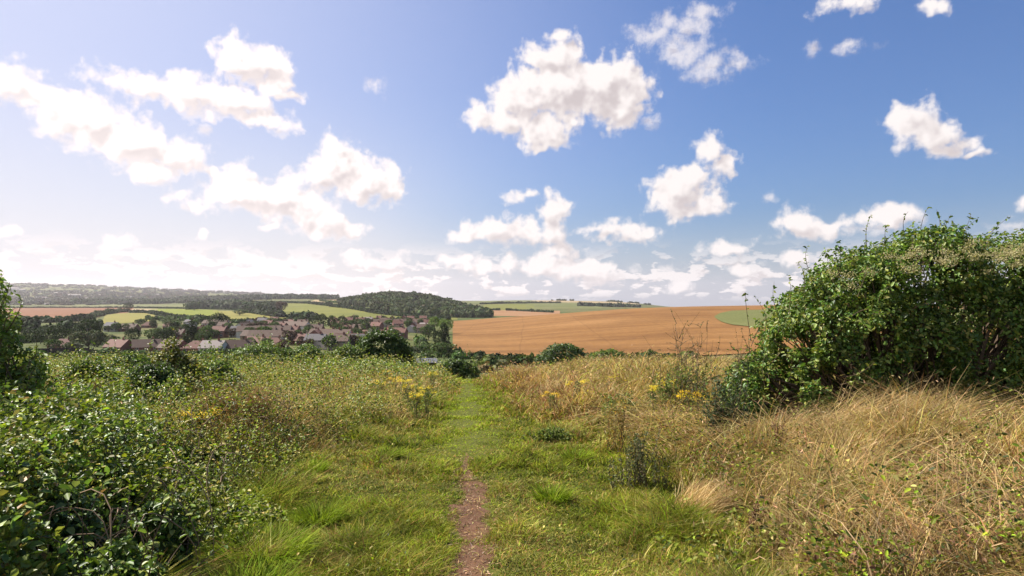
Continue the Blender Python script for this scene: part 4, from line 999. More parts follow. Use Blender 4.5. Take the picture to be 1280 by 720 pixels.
# --- bare trodden earth
def earth():
    m, nt = mat('trodden_red_earth'); L = nt.links; g = N(nt, 'ShaderNodeNewGeometry'); P = g.outputs['Position']
    a = N(nt, 'ShaderNodeTexNoise', inp={'Scale': 4.0, 'Detail': 8.0, 'Roughness': .65}); L.new(P, a.inputs['Vector'])
    b = N(nt, 'ShaderNodeTexNoise', inp={'Scale': 60.0, 'Detail': 5.0, 'Roughness': .7}); L.new(P, b.inputs['Vector'])
    c = mulc(nt, ramp(nt, a.outputs['Fac'], [(.3, (.090, .045, .024)), (.7, (.18, .096, .054))]), ramp(nt, b.outputs['Fac'], [(.3, (.6, .58, .55)), (.7, (1.2, 1.18, 1.15))]))
    p = N(nt, 'ShaderNodeBsdfPrincipled', inp={'Roughness': .92, 'Specular IOR Level': .15}); L.new(c, p.inputs['Base Color'])
    bm = N(nt, 'ShaderNodeBump', inp={'Strength': .9, 'Distance': .02}); L.new(b.outputs['Fac'], bm.inputs['Height']); L.new(bm.outputs[0], p.inputs['Normal'])
    o = N(nt, 'ShaderNodeOutputMaterial'); L.new(p.outputs[0], o.inputs['Surface'])
    ys = np.linspace(2.0, 10.2, 420); V = []; nx = 22
    for y in ys:
        wl = .165+.08*(fbm(np.array([y*2.2]), np.array([3.]), 1)[0]-.5)*2+.05*math.sin(y*3.1); wr = .165+.08*(fbm(np.array([y*2.6]), np.array([9.]), 1)[0]-.5)*2
        f = 1-float(sstep(9.0, 10.2, y))*.9
        xs = float(path_x(y))+np.linspace(-wl*1.15*f, wr*1.15*f, nx); yy = np.full(nx, y)
        z = ground_z(xs, yy)+.006+.016*(fbm(xs*9, yy*9, 4)-.4)-.01*(np.abs(np.linspace(-1, 1, nx))**3)
        V.append(np.column_stack([xs, yy, z]))
    V = np.concatenate(V); i, j = np.meshgrid(np.arange(len(ys)-1), np.arange(nx-1)); i, j = i.ravel(), j.ravel()
    tag(link('dirt_path', np_mesh('dirt_path', V, np.stack([i*nx+j, i*nx+j+1, (i+1)*nx+j+1, (i+1)*nx+j], 1), smooth=True), m), kind='structure')
    # crumbs, small stones and dead bits lying on it
    n = 3200; y = RNG.uniform(3, 9.8, n); x = path_x(y)+RNG.normal(0, .13, n); P = root(x, y)+[0, 0, .02]
    V, Q, C = leaves(P, unit(RNG.normal(0, .35, (n, 3))+[0, 0, 1]), RNG.uniform(.015, .06, n), RNG.uniform(.003, .012, n), vary(mixcols(n, [STRAW, (.42, .30, .22), (.2, .12, .08)], [1, 1, 1])), .2, RNG)
    tag(link('path_litter', np_mesh('path_litter', V, Q, cols=C), M_GRASS), 'dead grass bits and crumbs on the bare earth path', 'litter', kind='stuff')
earth()

# ------------------------------------------------------------------ bushes
def lumpy(lobes, n, size, pal, wts, rng, thick=.2, gaps=.40, nscale=.5, lw=.62, fold=.22, top=None):
    lo = np.array(lobes, float); ar = lo[:, 3]*lo[:, 4]+lo[:, 4]*lo[:, 5]+lo[:, 3]*lo[:, 5]; pr = ar/ar.sum()
    k = rng.choice(len(lo), int(n*2.6), p=pr); d = unit(rng.normal(size=(len(k), 3)))
    b = vnoise(d[:, 0]*2.3+lo[k, 0]*3, d[:, 1]*2.3, d[:, 2]*2.3+k)
    b2 = vnoise(d[:, 0]*5+lo[k, 1]*3, d[:, 1]*5, d[:, 2]*5+k*2)
    r = (.62+.42*b+.32*b2) - np.abs(rng.normal(0, thick, len(k)))
    P = lo[k, :3]+d*lo[k, 3:6]*r[:, None]; keep = np.ones(len(P), bool)
    for q in range(len(lo)): keep &= ~(np.sum(((P-lo[q, :3])/lo[q, 3:6])**2, 1) < .38)
    keep &= fbm(P[:, 0]/nscale, P[:, 1]/nscale, P[:, 2]/nscale+5, 2) > gaps
    keep &= P[:, 2] > 0.02
    P, d = P[keep][:n], d[keep][:n]; m = len(P)
    nn = unit(d*.6+rng.normal(0, .6, (m, 3))+[0, 0, .55])
    w = np.array(wts, float); w /= w.sum(); col = np.array(pal)[rng.choice(len(pal), m, p=w)]
    cl = .75+.5*fbm(P[:, 0]/nscale/.8+7, P[:, 1]/nscale/.8, P[:, 2]/nscale/.8, 2)
    col = col*cl[:, None]*(1+rng.normal(0, .18, (m, 1)))*(1+rng.normal(0, .07, (m, 3)))
    s = size*(.5+1.0*rng.random(m)**1.4)
    return leaves(P, nn, s, s*lw, np.clip(col, .004, .9), fold, rng, hang=(0, 0, -.35))
def shoots(base_tips, leaf, pal, rng, rad=.006, per=14):
    """arching shoots with leaves along them -> (MB of stems, leaf arrays)"""
    mb = MB(); P = []; D = []
    for (b, t) in base_tips:
        b, t = np.array(b, float), np.array(t, float); L = np.linalg.norm(t-b); sag = rng.uniform(-.05, .18)*L; side = rng.normal(0, .08*L, 3); pts = []
        for q in range(8):
            s = q/7; p = b*(1-s)+t*s+np.array([0, 0, 1])*sag*math.sin(s*math.pi)+side*math.sin(s*math.pi); pts.append(p)
        mb.tube([tuple(p) for p in pts], [rad*(1-.75*q/7) for q in range(8)], 4)
        for q in range(per):
            s = rng.uniform(.1, 1.0)*7; i = min(int(s), 6); p = pts[i]*(1-(s-i))+pts[i+1]*(s-i); P.append(p+rng.normal(0, .006, 3)); D.append(unit(rng.normal(0, .6, (1, 3))+[0, 0, .8])[0])
    P, D = np.array(P), np.array(D); m = len(P); c = np.array(pal)[rng.integers(0, len(pal), m)]*(1+rng.normal(0, .2, (m, 1)))
    s = leaf*rng.uniform(.6, 1.25, m); return mb, leaves(P, D, s, s*.62, np.clip(c, .004, .9), .2, rng)
def limbs(lobes, rng, r0=.03, foot=(0, 0)):
    mb = MB()
    for l in lobes:
        for k in range(2):
            bx, by = foot[0]+rng.normal(0, .15)+l[0]*.35, foot[1]+rng.normal(0, .15)+l[1]*.35
            tip = np.array(l[:3])+rng.normal(0, .35, 3)*np.array(l[3:6]); mid = (np.array([bx, by, 0])+tip)/2+rng.normal(0, .12, 3)
            mb.tube([(bx, by, -.15), tuple(mid), tuple(tip)], [r0, r0*.65, r0*.2], 5)
    return mb
BG = [(0.10, 0.16, 0.028), (0.15, 0.22, 0.035), (0.055, 0.095, 0.020), (0.22, 0.25, 0.05)]
def bush(name, loc, lobes, n, size, label, pal=BG, wts=(4, 3, 3, 1.5), seed=1, shoot=None, gaps=.40, nscale=.5, material=None, cat='bush', group=None, thick=.2, r0=.03, lw=.62, sprig=26):
    rng = np.random.default_rng(seed); e = empty(name, loc, label=label, cat=cat, group=group)
    lm = limbs(lobes, rng, r0)
    if shoot is None and loc[1] < 60:
        shoot = []; per_ = 10
        for q in range(int(sprig)):
            l = lobes[rng.integers(len(lobes))]; d = unit(rng.normal(size=(1, 3))+[[0, -.2, .75]])[0]; b = np.array(l[:3])+d*np.array(l[3:6])*.6
            shoot.append((b, b+(d+[0, 0, .35])*size*rng.uniform(3.5, 9)))
    V, Q, C = lumpy(lobes, n, size, pal, wts, rng, gaps=gaps, nscale=nscale, thick=thick, lw=lw)
    c = Cloud().add(V, Q, None, C)
    if shoot:
        mb, (V, Q, C) = shoots(shoot, size*.95, pal, rng); c.add(V, Q, None, C); lm.add(mb.v, mb.f)
    lm.build('stem', M_STEM, e)
    link('foliage', c.mesh('foliage'), material or M_BRAM, e)
    return e
def row_to_z(px, row, dep): return CAM_Z+slope_of(row)*dep
# the big mixed hedge on the right
def big_hedge():
    loc = at(1120, 10.5); lx, ly, lz = loc; lobes = []; rng = np.random.default_rng(31)
    prof = [(925, 10.2, 446, .32), (950, 10.3, 434, .40), (975, 10.2, 418, .5), (1000, 10.2, 392, .6), (1020, 10.3, 348, .6), (1046, 10.3, 336, .8), (1080, 10.4, 296, .8), (1112, 10.5, 302, 1.1), (1152, 10.6, 272, 1.0), (1195, 10.7, 288, 1.2),
            (1240, 10.8, 284, 1.1), (1285, 10.9, 279, 1.2), (1340, 11.1, 284, 1.3), (1400, 11.4, 300, 1.3)]
    for px, dp, row, r in prof:
        x, y = XY(px, dp); top = row_to_z(px, row, dp)-lz; g = float(ground_z(x, y))-lz; H = top-g
        r2 = r*rng.uniform(.55, .85); lobes.append((x-lx, y-ly, g+H-r2*.75, r2*.62, r2*.8, r2*.62))
        for q in range(3):
            a = rng.uniform(.2, .45)*min(1, r); lobes.append((x-lx+rng.normal(0, .28), y-ly+rng.uniform(-.6, .3), g+H-a-rng.uniform(0, .5)*r, a*1.1, a, a*.8))
        lobes.append((x-lx+rng.normal(0, .15), y-ly-.7, g+.42, .5, .4, .5)); lobes.append((x-lx+rng.normal(0, .15), y-ly-.75, g+min(H, 3)*.45, .42, .34, .5))
        if H > 1.2:
            lobes.append((x-lx+rng.normal(0, .1), y-ly-.25, g+H*.48, r*.7, r*.85, H*.30)); lobes.append((x-lx+.2, y-ly+.7, g+H*.6, r*.85, r*.8, H*.33))
        lobes.append((x-lx-.1, y-ly-.45, g+.38*min(H, 1.4), r*.8, r*.75, .42*min(H, 1.5)))
        if H > 1.8:
            lobes.append((x-lx, y-ly+.3, g+H*.74, r*.8, r*.8, r*.5)); lobes.append((x-lx+.25, y-ly+1.1, g+H*.78, r*.9, r*.7, r*.55))
            for q in range(3): lobes.append((x-lx+rng.normal(0, .25), y-ly-rng.uniform(.3, .75), g+H*rng.uniform(.3, .78), .42, .35, .38))
    sh = []
    for px, row, dx in [(1083,298,-.1),(1108,280,.0),(1162,258,.12),(1135,285,-.1),(1190,268,.15),(1215,268,.3),(1225,272,.55),(1265,270,.45),(968,352,-.15),(1005,335,-.1),(1032,310,-.2),(944,372,-.1),(934,368,-.1),(985,345,-.05),(1020,330,-.3),(1090,268,.02),(1172,262,-.05),(1250,280,.2),(955,385,-.3),(1045,300,-.12)]:
        x, dp = XY(px, 10.3); z = row_to_z(px, row, dp)-lz; L = rng.uniform(.45, .75)
        sh.append(((x-lx-dx*.9, dp-ly+.1, z-L), (x-lx, dp-ly, z)))
    for k in range(130):
        l = lobes[rng.integers(len(lobes))]; d = unit(rng.normal(size=(1, 3))+[[0, -.6, .5]])[0]; b = np.array(l[:3])+d*np.array(l[3:6])*.7; sh.append((b, b+d*rng.uniform(.4, .75)))
    e = bush('hedge_bush', loc, lobes, 190000, .064, 'huge dense dark green bush filling the right edge against the sky', seed=31, shoot=sh, gaps=.415, nscale=.48, thick=.28, pal=BG+[(.24, .26, .06), (.10, .19, .03)], wts=(3, 3, 3, 2, 1.4, 2), r0=.035)
    # cream blossom of the climber over its upper right
    c = Cloud(); n = 0
    for k in range(44):
        px = rng.uniform(1035, 1330); dp = rng.uniform(9.15, 9.6); row = rng.normal(322, 9) if px > 1090 else rng.normal(345, 16)
        x, y = XY(px, dp); z = row_to_z(px, row, dp)-lz; m = 90
        P = np.array([x-lx, y-ly-.1, z])+rng.normal(0, 1, (m, 3))*[.055, .05, .030]
        V, Q, C = leaves(P, unit(rng.normal(size=(m, 3))+[0, -.5, .7]), rng.uniform(.016, .03, m), .014, np.clip(np.array([(.40, .35, .19)])*(1+rng.normal(0, .18, (m, 1))), 0, .85), .2, rng); c.add(V, Q, None, C)
    link('blossom', c.mesh('blossom'), M_PETAL, e)
big_hedge()
def dome(px, dp, wpx, toprow, seed, rng_n=6, depthf=.8):
    """lobes for a bush seen at this column, width and top row"""
    rng = np.random.default_rng(seed); loc = at(px, dp); w = wpx/F*dp; H = max(.3, row_to_z(px, toprow, dp)-loc.z); lobes = []
    for k in range(rng_n):
        t = (k+.5)/rng_n*2-1; hx = t*w*.36; hh = H*(1-.45*t*t)*rng.uniform(.82, 1.0)
        lobes.append((hx, rng.normal(0, w*.08*depthf), hh*.52, w*.24*rng.uniform(.8, 1.2), w*.26*depthf, hh*.5))
    lobes.append((0, 0, H*.45, w*.42, w*.40*depthf, H*.42)); return loc, lobes
def put_bush(px, dp, wpx, toprow, n, size, label, seed, **k):
    loc, lobes = dome(px, dp, wpx, toprow, seed); return bush(k.pop('name', 'bush'), loc, lobes, n, size, label, seed=seed, **k)
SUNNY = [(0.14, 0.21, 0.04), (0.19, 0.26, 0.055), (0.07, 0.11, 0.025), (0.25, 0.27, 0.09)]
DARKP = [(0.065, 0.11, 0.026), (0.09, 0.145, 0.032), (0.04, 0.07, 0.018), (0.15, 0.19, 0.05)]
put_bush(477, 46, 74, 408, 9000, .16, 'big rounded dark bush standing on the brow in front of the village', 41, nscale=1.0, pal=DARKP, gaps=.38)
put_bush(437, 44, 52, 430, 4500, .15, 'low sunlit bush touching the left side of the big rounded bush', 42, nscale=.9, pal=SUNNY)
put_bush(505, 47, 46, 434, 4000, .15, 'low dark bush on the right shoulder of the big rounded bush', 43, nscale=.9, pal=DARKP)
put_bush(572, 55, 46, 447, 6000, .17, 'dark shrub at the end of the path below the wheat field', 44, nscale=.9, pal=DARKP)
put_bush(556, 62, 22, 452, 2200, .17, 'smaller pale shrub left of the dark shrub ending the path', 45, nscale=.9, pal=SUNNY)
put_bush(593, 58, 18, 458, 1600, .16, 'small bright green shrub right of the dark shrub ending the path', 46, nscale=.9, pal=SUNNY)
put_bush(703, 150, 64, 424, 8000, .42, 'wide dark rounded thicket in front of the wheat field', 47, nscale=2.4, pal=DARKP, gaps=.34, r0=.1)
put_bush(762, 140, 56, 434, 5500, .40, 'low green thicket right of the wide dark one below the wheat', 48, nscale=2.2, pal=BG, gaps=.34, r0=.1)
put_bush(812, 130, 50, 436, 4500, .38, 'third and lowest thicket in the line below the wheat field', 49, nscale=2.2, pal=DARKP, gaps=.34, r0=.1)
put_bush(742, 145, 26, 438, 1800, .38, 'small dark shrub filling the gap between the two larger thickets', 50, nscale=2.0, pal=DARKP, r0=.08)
# brambles along the left brow
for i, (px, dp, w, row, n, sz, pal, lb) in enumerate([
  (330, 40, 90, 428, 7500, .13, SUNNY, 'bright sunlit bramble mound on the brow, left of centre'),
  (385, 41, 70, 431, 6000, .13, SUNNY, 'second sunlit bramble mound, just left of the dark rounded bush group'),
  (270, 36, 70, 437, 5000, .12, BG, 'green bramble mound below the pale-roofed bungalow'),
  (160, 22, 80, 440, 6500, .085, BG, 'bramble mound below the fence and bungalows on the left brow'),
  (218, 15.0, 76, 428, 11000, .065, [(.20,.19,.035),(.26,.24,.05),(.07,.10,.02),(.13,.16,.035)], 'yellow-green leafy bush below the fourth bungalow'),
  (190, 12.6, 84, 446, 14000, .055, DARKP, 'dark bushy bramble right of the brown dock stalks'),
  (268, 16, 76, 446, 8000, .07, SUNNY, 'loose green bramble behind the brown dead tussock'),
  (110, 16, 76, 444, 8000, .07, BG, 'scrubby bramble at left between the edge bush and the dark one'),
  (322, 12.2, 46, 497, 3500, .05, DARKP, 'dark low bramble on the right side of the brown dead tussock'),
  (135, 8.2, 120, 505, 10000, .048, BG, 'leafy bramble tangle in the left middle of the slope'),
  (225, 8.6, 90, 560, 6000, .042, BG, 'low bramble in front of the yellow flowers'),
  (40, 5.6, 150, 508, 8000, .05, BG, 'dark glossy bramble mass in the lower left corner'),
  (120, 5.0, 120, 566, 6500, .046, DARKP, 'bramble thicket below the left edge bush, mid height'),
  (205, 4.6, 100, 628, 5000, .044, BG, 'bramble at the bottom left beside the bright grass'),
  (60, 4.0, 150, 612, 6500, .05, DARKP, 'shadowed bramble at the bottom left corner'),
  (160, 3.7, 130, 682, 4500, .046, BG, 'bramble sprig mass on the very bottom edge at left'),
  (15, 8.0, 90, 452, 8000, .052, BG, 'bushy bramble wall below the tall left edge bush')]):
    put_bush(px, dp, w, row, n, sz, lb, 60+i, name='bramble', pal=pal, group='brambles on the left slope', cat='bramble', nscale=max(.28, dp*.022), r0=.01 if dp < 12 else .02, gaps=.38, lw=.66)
# tall shrub at the left edge
loc = at(8, 6.4); rg = np.random.default_rng(90); lob = []
for px, row, r in [(-65, 352, .4), (-40, 362, .3), (-20, 378, .24), (-8, 398, .22), (0, 422, .22), (-40, 425, .4), (6, 450, .24), (18, 472, .22), (-20, 485, .36), (12, 500, .26)]:
    x, y = XY(px, 6.4); lob.append((x-loc.x, rg.normal(0, .15), row_to_z(px, row, 6.4)-loc.z-r*.3, r*.8, r*.8, r*.8))
sh = []
for px, row in [(4, 342), (12, 352), (-6, 336), (20, 385), (30, 405), (45, 415), (38, 440), (8, 365), (52, 455), (26, 372)]:
    x, y = XY(px, 6.3); z = row_to_z(px, row, 6.3)-loc.z; sh.append(((x-loc.x-.22, 0, z-.35), (x-loc.x, -.1, z)))
bush('edge_bush', loc, lob, 5200, .050, 'tall leafy bush cut off by the left edge, rising above the horizon', seed=91, shoot=sh, nscale=.3, pal=SUNNY+[(.22, .30, .05)], wts=(3, 3, 1, 2, 2), r0=.015, gaps=.47, thick=.35)
def weed(px, dp, wpx, row, nst, leaf, label, seed, pal, name='scrub', group='leafy scrub on the right slope', cat='scrub', spread=.30, per=30):
    rng = np.random.default_rng(seed); loc = at(px, dp); W = wpx/F*dp; H = max(.25, row_to_z(px, row, dp)-loc.z); e = empty(name, loc, label=label, cat=cat, group=group); bt = []
    for k in range(nst):
        bx, by = rng.normal(0, W*spread), rng.normal(0, W*spread*.8); h = H*rng.uniform(.45, 1.05)*max(.45, 1-.45*(abs(bx)/(W*.5+.01))**2)
        bt.append(((bx, by, -.02), (bx+rng.normal(0, .16)*h, by+rng.normal(0, .16)*h, h)))
    mb, (V, Q, C) = shoots(bt, leaf, pal, rng, .0045, per); mb.build('stem', M_STEM, e); link('foliage', np_mesh('foliage', V, Q, cols=C), M_HERB, e); return e
# leafy scrub at the foot of the big bush and on the right bank
for i, (px, dp, w, row, n, sz, pal, lb) in enumerate([
  (850, 13, 60, 448, 5000, .05, SUNNY, 'olive scrubby bush left of the huge bush'),
  (905, 9.2, 34, 452, 3800, .042, [(.05,.085,.04),(.07,.10,.05),(.04,.06,.03)], 'narrow grey-green leafy weed standing left of the huge bush'),
  (800, 7.6, 48, 535, 2300, .030, [(.10,.12,.05),(.14,.15,.07),(.07,.09,.04),(.18,.15,.09)], 'dark dusty leafy weed beside the right edge of the path'),
  (1235, 7.4, 120, 556, 6200, .04, BG, 'green bramble under the straw at the right edge'),
  (1060, 8.2, 110, 540, 5600, .038, BG, 'patch of green leaves among straw in front of the huge bush'),
  (775, 13, 50, 490, 3800, .05, SUNNY, 'green weed clump behind the golden leafy plant'),
  (690, 11.5, 50, 535, 2200, .04, SUNNY, 'low bright green weed clump right of the path'),
  (985, 6.4, 70, 610, 2200, .04, DARKP, 'small dark green patch in the straw right of the dusty weed')]):
    weed(px, dp, w, row, int(n/38), sz, lb, 100+i, pal)
# bare thorny sprays right of centre
def spray(px, dp, row, label, seed, n=7):
    rng = np.random.default_rng(seed); loc = at(px, dp); H = row_to_z(px, row, dp)-loc.z; e = empty('thorn_spray', loc, label=label, cat='shrub', group='thin thorny sprays left of the huge bush')
    bt = [((rng.normal(0, .12), rng.normal(0, .1), .1), (rng.normal(0, .28), rng.normal(0, .15), H*rng.uniform(.72, 1.0))) for k in range(n)]
    for (b, t) in list(bt):
        for q in range(4):
            s = rng.uniform(.35, .9); p = np.array(b)*(1-s)+np.array(t)*s; bt.append((p, p+rng.normal(0, .16, 3)+[0, 0, .16]))
    mb, (V, Q, C) = shoots(bt, .028, [(.13, .12, .05), (.10, .13, .04), (.20, .15, .09)], rng, .005, 9); mb.build('stem', M_STEM, e); link('foliage', np_mesh('foliage', V, Q, cols=C), M_HERB, e)
spray(875, 10.5, 380, 'tallest thin thorny spray against the wheat field', 121)
spray(850, 11.5, 405, 'shorter thorny spray left of the tallest one', 122)
spray(905, 10.0, 405, 'thorny spray between the tallest one and the huge bush', 123)
# ------------------------------------------------------------------ ragwort and other yellow flowers
def ragwort_proto(H, seed, cl=5, leafy=1.0, yellow=(.72, .56, .03)):
    rng = np.random.default_rng(seed); e = empty('ragwort'); st = MB(); tops = []
    for k in range(cl):
        a = rng.uniform(0, 6.28); r = H*rng.uniform(.05, .28); t = (r*math.cos(a), r*math.sin(a), H*rng.uniform(.8, 1.0)); tops.append(t)
        st.tube([(0.02*math.cos(a), .02*math.sin(a), -.05), (t[0]*.25, t[1]*.25, H*.5), t], [.006, .005, .003], 5)
    st.build('stem', M_DRYSTEM if leafy < .5 else M_STEM, e)
    n = int(240*leafy); z = H*rng.random(n)**.8*.9; a = rng.uniform(0, 6.28, n); r = .03+.13*rng.random(n)*(1.1-z/H)
    P = np.column_stack([r*np.cos(a), r*np.sin(a), z]); V, Q, C = leaves(P, unit(rng.normal(0, .6, (n, 3))+[0, 0, .7]), rng.uniform(.03, .075, n), rng.uniform(.012, .025, n), tint((.10, .14, .04), n, .25, rng), .2, rng)
    link('leaves', np_mesh('leaves', V, Q, cols=C), M_HERB, e)
    for t in tops:
        m = 46; P = np.array(t)+np.column_stack([rng.normal(0, .032, m), rng.normal(0, .032, m), rng.normal(0, .022, m)])
        V, Q, C = leaves(P, unit(rng.normal(0, .35, (m, 3))+[0, -.1, 1]), .02, .018, np.clip(np.array([yellow])*(1+rng.normal(0, .15, (m, 1))), 0, .9), .12, rng)
        link('blossom', np_mesh('blossom', V, Q, cols=C), M_PETAL, e)
    return e
RP = [ragwort_proto(.85, 1), ragwort_proto(.7, 2, 6), ragwort_proto(1.0, 3, 4), ragwort_proto(.75, 4, 6, yellow=(.74, .50, .02))]
rag = [(722,17,'ragwort highest up the right slope, nearest the dark thickets'),(735,16,'ragwort just right of the highest one on the right slope'),(815,12.5,'ragwort left of the narrow grey-green weed'),(860,12,'bright ragwort cluster left of the grey-green weed'),
 (873,11.7,'ragwort touching the bright cluster on its right'),(852,12.4,'ragwort behind the bright cluster, left of it'),(835,13,'lone ragwort in the olive scrub'),
 (492,20,'ragwort left of the path, upper plant of the group'),(505,17.5,'ragwort left of the path, middle plant'),(520,14.5,'ragwort left of the path, lowest and nearest plant'),(512,15.5,'ragwort close above the lowest plant left of the path'),(484,23,'small far ragwort left of the path'),(534,15,'ragwort nearest the mown edge on the left'),
 (475,19,'leftmost ragwort of the group left of the path'),(540,21,'ragwort beside the path near its far end'),(690,15,'small ragwort at the right edge of the path, far up'),(770,18,'ragwort far up the right slope in front of the thickets'),(205,15,'yellow plant beside the yellow-green bush on the left'),(232,14.5,'yellow plant right of the yellow-green bush on the left')]
for i, (px, dp, lb) in enumerate(rag):
    p = RP[i % 4]; o = p if i < 4 else copy_tree(p); o.location = at(px, dp); o.rotation_euler = (0, 0, rnd.uniform(0, 6.28)); s = rnd.uniform(.85, 1.15)*(1 if dp < 16 else 1.1); o.scale = (s, s, s*.78)
    tag(o, lb, 'ragwort', 'yellow ragwort plants on the slope')
n = 5200; x, y, px = sample(n, 9, 40, 60, 1000, 1.0); dl = np.maximum(mown_l(y)-x, x-mown_r(y)); k = (dl > .3) & (fbm(x*.6+33, y*.45, 8) > .56); x, y = x[k], y[k]; n = len(x)
cx = RNG.normal(0, .05, (n, 3)); V, Q, C = leaves(root(x, y)+[0, 0, 1]*(.42+.3*RNG.random((n, 1)))*(np.array([0, 0, 1.]))+cx*.3, unit(RNG.normal(0, .4, (n, 3))+[0, -.1, 1]), np.maximum(.018, .0020*y), np.maximum(.016, .0018*y), vary(mixcols(n, [(.62, .50, .05), (.50, .44, .10)], [1, 1])), .12, RNG)
tag(link('small_yellow_flowers', np_mesh('small_yellow_flowers', V, Q, cols=C), M_PETAL), 'tiny yellow blooms scattered through the weeds on both slopes', 'flowers', kind='stuff')
# low yellow blooms by the dead tussock
BP = ragwort_proto(.42, 9, 6, .8, (.80, .58, .02)); BP.name = 'yellow_flower'
for i, (px, dp, lb) in enumerate([(252,9.8,'low orange-yellow flowers left of the dead tussock'),(266,10.1,'bright yellow flowers just left of the dead tussock'),(238,9.7,'leftmost low yellow flowers on the left slope'),(272,10.8,'yellow flowers partly behind the dead tussock')]):
    o = BP if i == 0 else copy_tree(BP); o.location = at(px, dp, .12); o.rotation_euler = (0, 0, i*1.7); tag(o, lb, 'flower', 'low yellow flowers beside the dead tussock')
# golden-leaved plant right of the path
weed(775, 9.8, 36, 490, 30, .034, 'golden-leaved plant right of the path, above the dusty weed', 131, [(.40, .27, .04), (.24, .20, .05), (.32, .17, .05)], 'leafy_plant', None, 'plant')
# ------------------------------------------------------------------ dead tussocks, docks, bright grass tufts
def tussock(name, px, dp, w, row, n, pal, label, seed, lean=(.2, .9), azc=None, group=None, wd=.004, cat='tussock'):
    rng = np.random.default_rng(seed); loc = at(px, dp, -.02); W = w/F*dp; H = max(.2, row_to_z(px, row, dp)-loc.z)
    a = rng.uniform(0, 6.28, n); r = W*.28*np.sqrt(rng.random(n)); P = np.column_stack([r*np.cos(a), r*np.sin(a), np.zeros(n)])
    az = a+rng.normal(0, .5, n) if azc is None else rng.normal(azc, .5, n)
    col = np.array(pal)[rng.integers(0, len(pal), n)]
    V, Q, T, C = blades(P, H*rng.uniform(.6, 1.25, n), np.full(n, max(wd, .0009*dp)), az, rng.uniform(*lean, n), rng.uniform(.05, .6, n), np.clip(col*(1+rng.normal(0, .2, (n, 1))), .005, .9), 4, rng)
    o = link(name, Cloud().add(V, Q, T, C).mesh(name), M_GRASS); o.location = loc; return tag(o, label, cat, group)
DEAD = [(.25, .14, .08), (.18, .10, .06), (.36, .24, .14), (.12, .07, .045)]
tussock('dead_tussock', 298, 10.8, 56, 476, 3000, DEAD, 'tall reddish brown dead tussock beside the yellow flowers', 141, (.15, .7), wd=.010)
tussock('dead_tussock', 282, 10.2, 36, 505, 1300, DEAD, 'lower dead brown tussock in front of the tall reddish one', 142, (.3, 1.0))
GR = [G_BRI, (.17, .27, .02), G_MID]
for i, (px, dp, w, row, n, lb) in enumerate([(330,5.0,120,640,2600,'brightest green grass tuft at bottom, left of the path'),(270,5.2,90,632,1600,'bright grass tuft between the bramble and the brightest tuft'),(400,6.2,70,610,900,'low green tuft left of the bare earth'),
   (487,9.6,34,548,700,'dark green grass tuft alone in the mown grass, left of the path'),(285,6.2,70,590,1100,'green tuft above the brightest one'),(385,8.6,60,568,800,'green tuft under the low bramble, left side'),(310,4.2,120,690,1800,'bright green tuft at the very bottom, left of the path'),
   (720,9.5,40,555,600,'green tuft at the right edge of the path'),(690,7.0,50,600,600,'low green tuft right of the bare earth')]):
    tussock('grass_tuft', px, dp, w*1.4, row+24, int(n*.7), GR, lb, 150+i, (.3, 1.2), group='green grass tufts beside the path', wd=.0095, cat='grass tuft')
ST = [STRAW, GOLD, (.52, .40, .22), (.36, .22, .11)]
for i, (px, dp, w, row, n, az, lb) in enumerate([(1040,8.2,120,478,700,-.3,'arching straw tussock in front of the middle of the huge bush'),(1120,8.0,120,486,800,-.2,'long arching straw stalks lodged towards the right edge'),(1200,8.0,110,482,700,2.6,'straw tussock leaning left at the right edge'),
   (960,8.0,90,505,900,-.1,'golden straw tussock right of the grey-green weed'),(872,6.4,110,600,1300,.4,'rounded straw tussock beside the dusty weed'),(1110,6.2,150,560,900,-.5,'straw tussock flattened in the middle of the right bank'),(1250,5.4,120,600,800,2.9,'straw tussock at the lower right edge'),
   (1000,4.9,120,640,900,1.2,'fine pale straw tussock at the bottom right'),(640,24,40,482,500,0,'far straw tuft right of the path end'),(690,19,50,475,700,1,'straw tussock on the upper right verge')]):
    tussock('straw_tussock', px, dp, w, row, n, ST, lb, 170+i, (.5, 1.6), azc=az, group='straw tussocks on the right bank', wd=.0035)
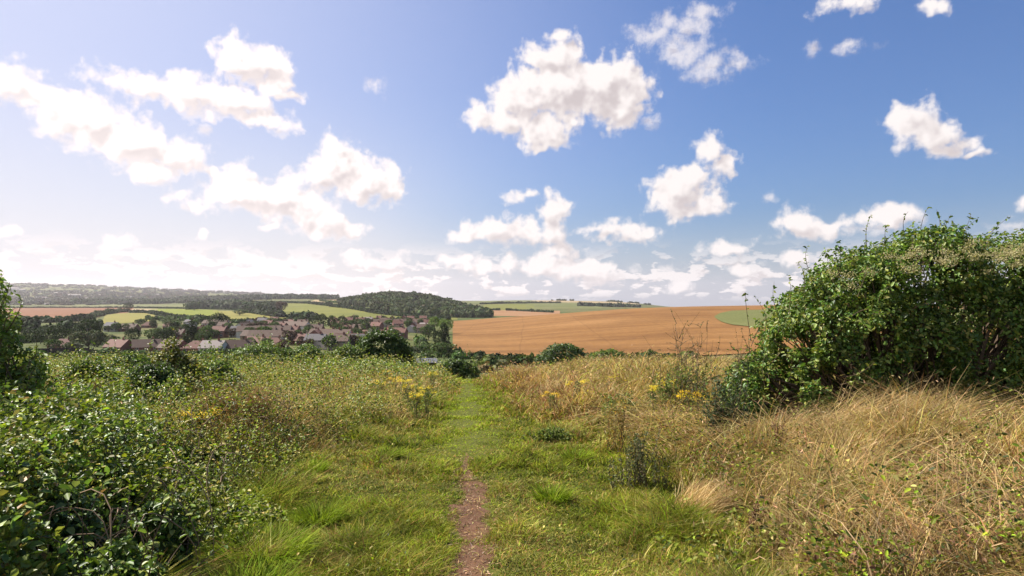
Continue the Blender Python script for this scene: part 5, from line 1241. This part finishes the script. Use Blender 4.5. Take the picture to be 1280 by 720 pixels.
def dock(px, dp, row, label, seed):
    rng = np.random.default_rng(seed); loc = at(px, dp); H = row_to_z(px, row, dp)-loc.z; e = empty('dock_stalk', loc, label=label, cat='dock', group='brown dock stalks'); mb = MB(); pass
    for k in range(3):
        t = (rng.normal(0, .05), rng.normal(0, .04), H*rng.uniform(.8, 1)); mb.tube([(0, 0, -.05), (t[0]*.4, t[1]*.4, H*.5), t], [.007, .005, .003], 5); m = 130
        z = rng.uniform(.45, 1, m); P = np.column_stack([t[0]*z, t[1]*z, t[2]*z])+rng.normal(0, .016, (m, 3))
        V, Q, C = leaves(P, unit(rng.normal(size=(m, 3))), .018, .016, tint((.12, .055, .03), m, .25, rng), .2, rng); link('seed_head', np_mesh('seed_head', V, Q, cols=C), M_PETAL, e)
    mb.build('stem', M_DRYSTEM, e)
dock(76, 9.5, 462, 'dark brown dock stalk rising at left in front of the bungalow gardens', 201)
dock(118, 10.2, 468, 'second brown dock stalk, right of the first', 202)
for px_, dp_, row_, lb_ in ((976, 7.4, 520, 'dark reddish dead stalk in the straw right of the grey-green weed'), (1092, 6.6, 560, 'dark dead stalk in the middle of the right bank'),
   (1236, 6.0, 575, 'dark dead stalk in the straw near the right edge'), (1180, 8.2, 505, 'dark dead stalk below the right part of the huge bush'), (930, 5.4, 630, 'low dark dead stalk at the bottom, right of the path')):
    dock(px_, dp_, row_, lb_, 220+px_)
dock(62, 10.5, 470, 'third, faintest dock stalk left of the darkest one', 203)
# tall weed rising in front of the bungalows
weed(186, 11.5, 12, 425, 5, .04, 'tall thin weed rising in front of the third bungalow', 211, SUNNY, 'tall_weed', None, 'weed', per=46)
# ------------------------------------------------------------------ the air
hm = bpy.data.materials.new('haze'); hm.use_nodes = True; ht = hm.node_tree; ht.nodes.clear()
pv = ht.nodes.new('ShaderNodeVolumePrincipled'); pv.inputs['Color'].default_value = (0.93, 0.88, 0.90, 1); pv.inputs['Density'].default_value = HAZE_D
pv.inputs['Anisotropy'].default_value = 0.25
ho = ht.nodes.new('ShaderNodeOutputMaterial'); ht.links.new(pv.outputs[0], ho.inputs['Volume'])
zlo = float(ZT.min()) - 2
h_ = MB().box(-9600, 9600, -9600, 9600, zlo, float(ZT.max()) + 45).build('haze', hm)
tag(h_, 'thin pale summer haze over the whole valley', 'haze', kind='stuff')
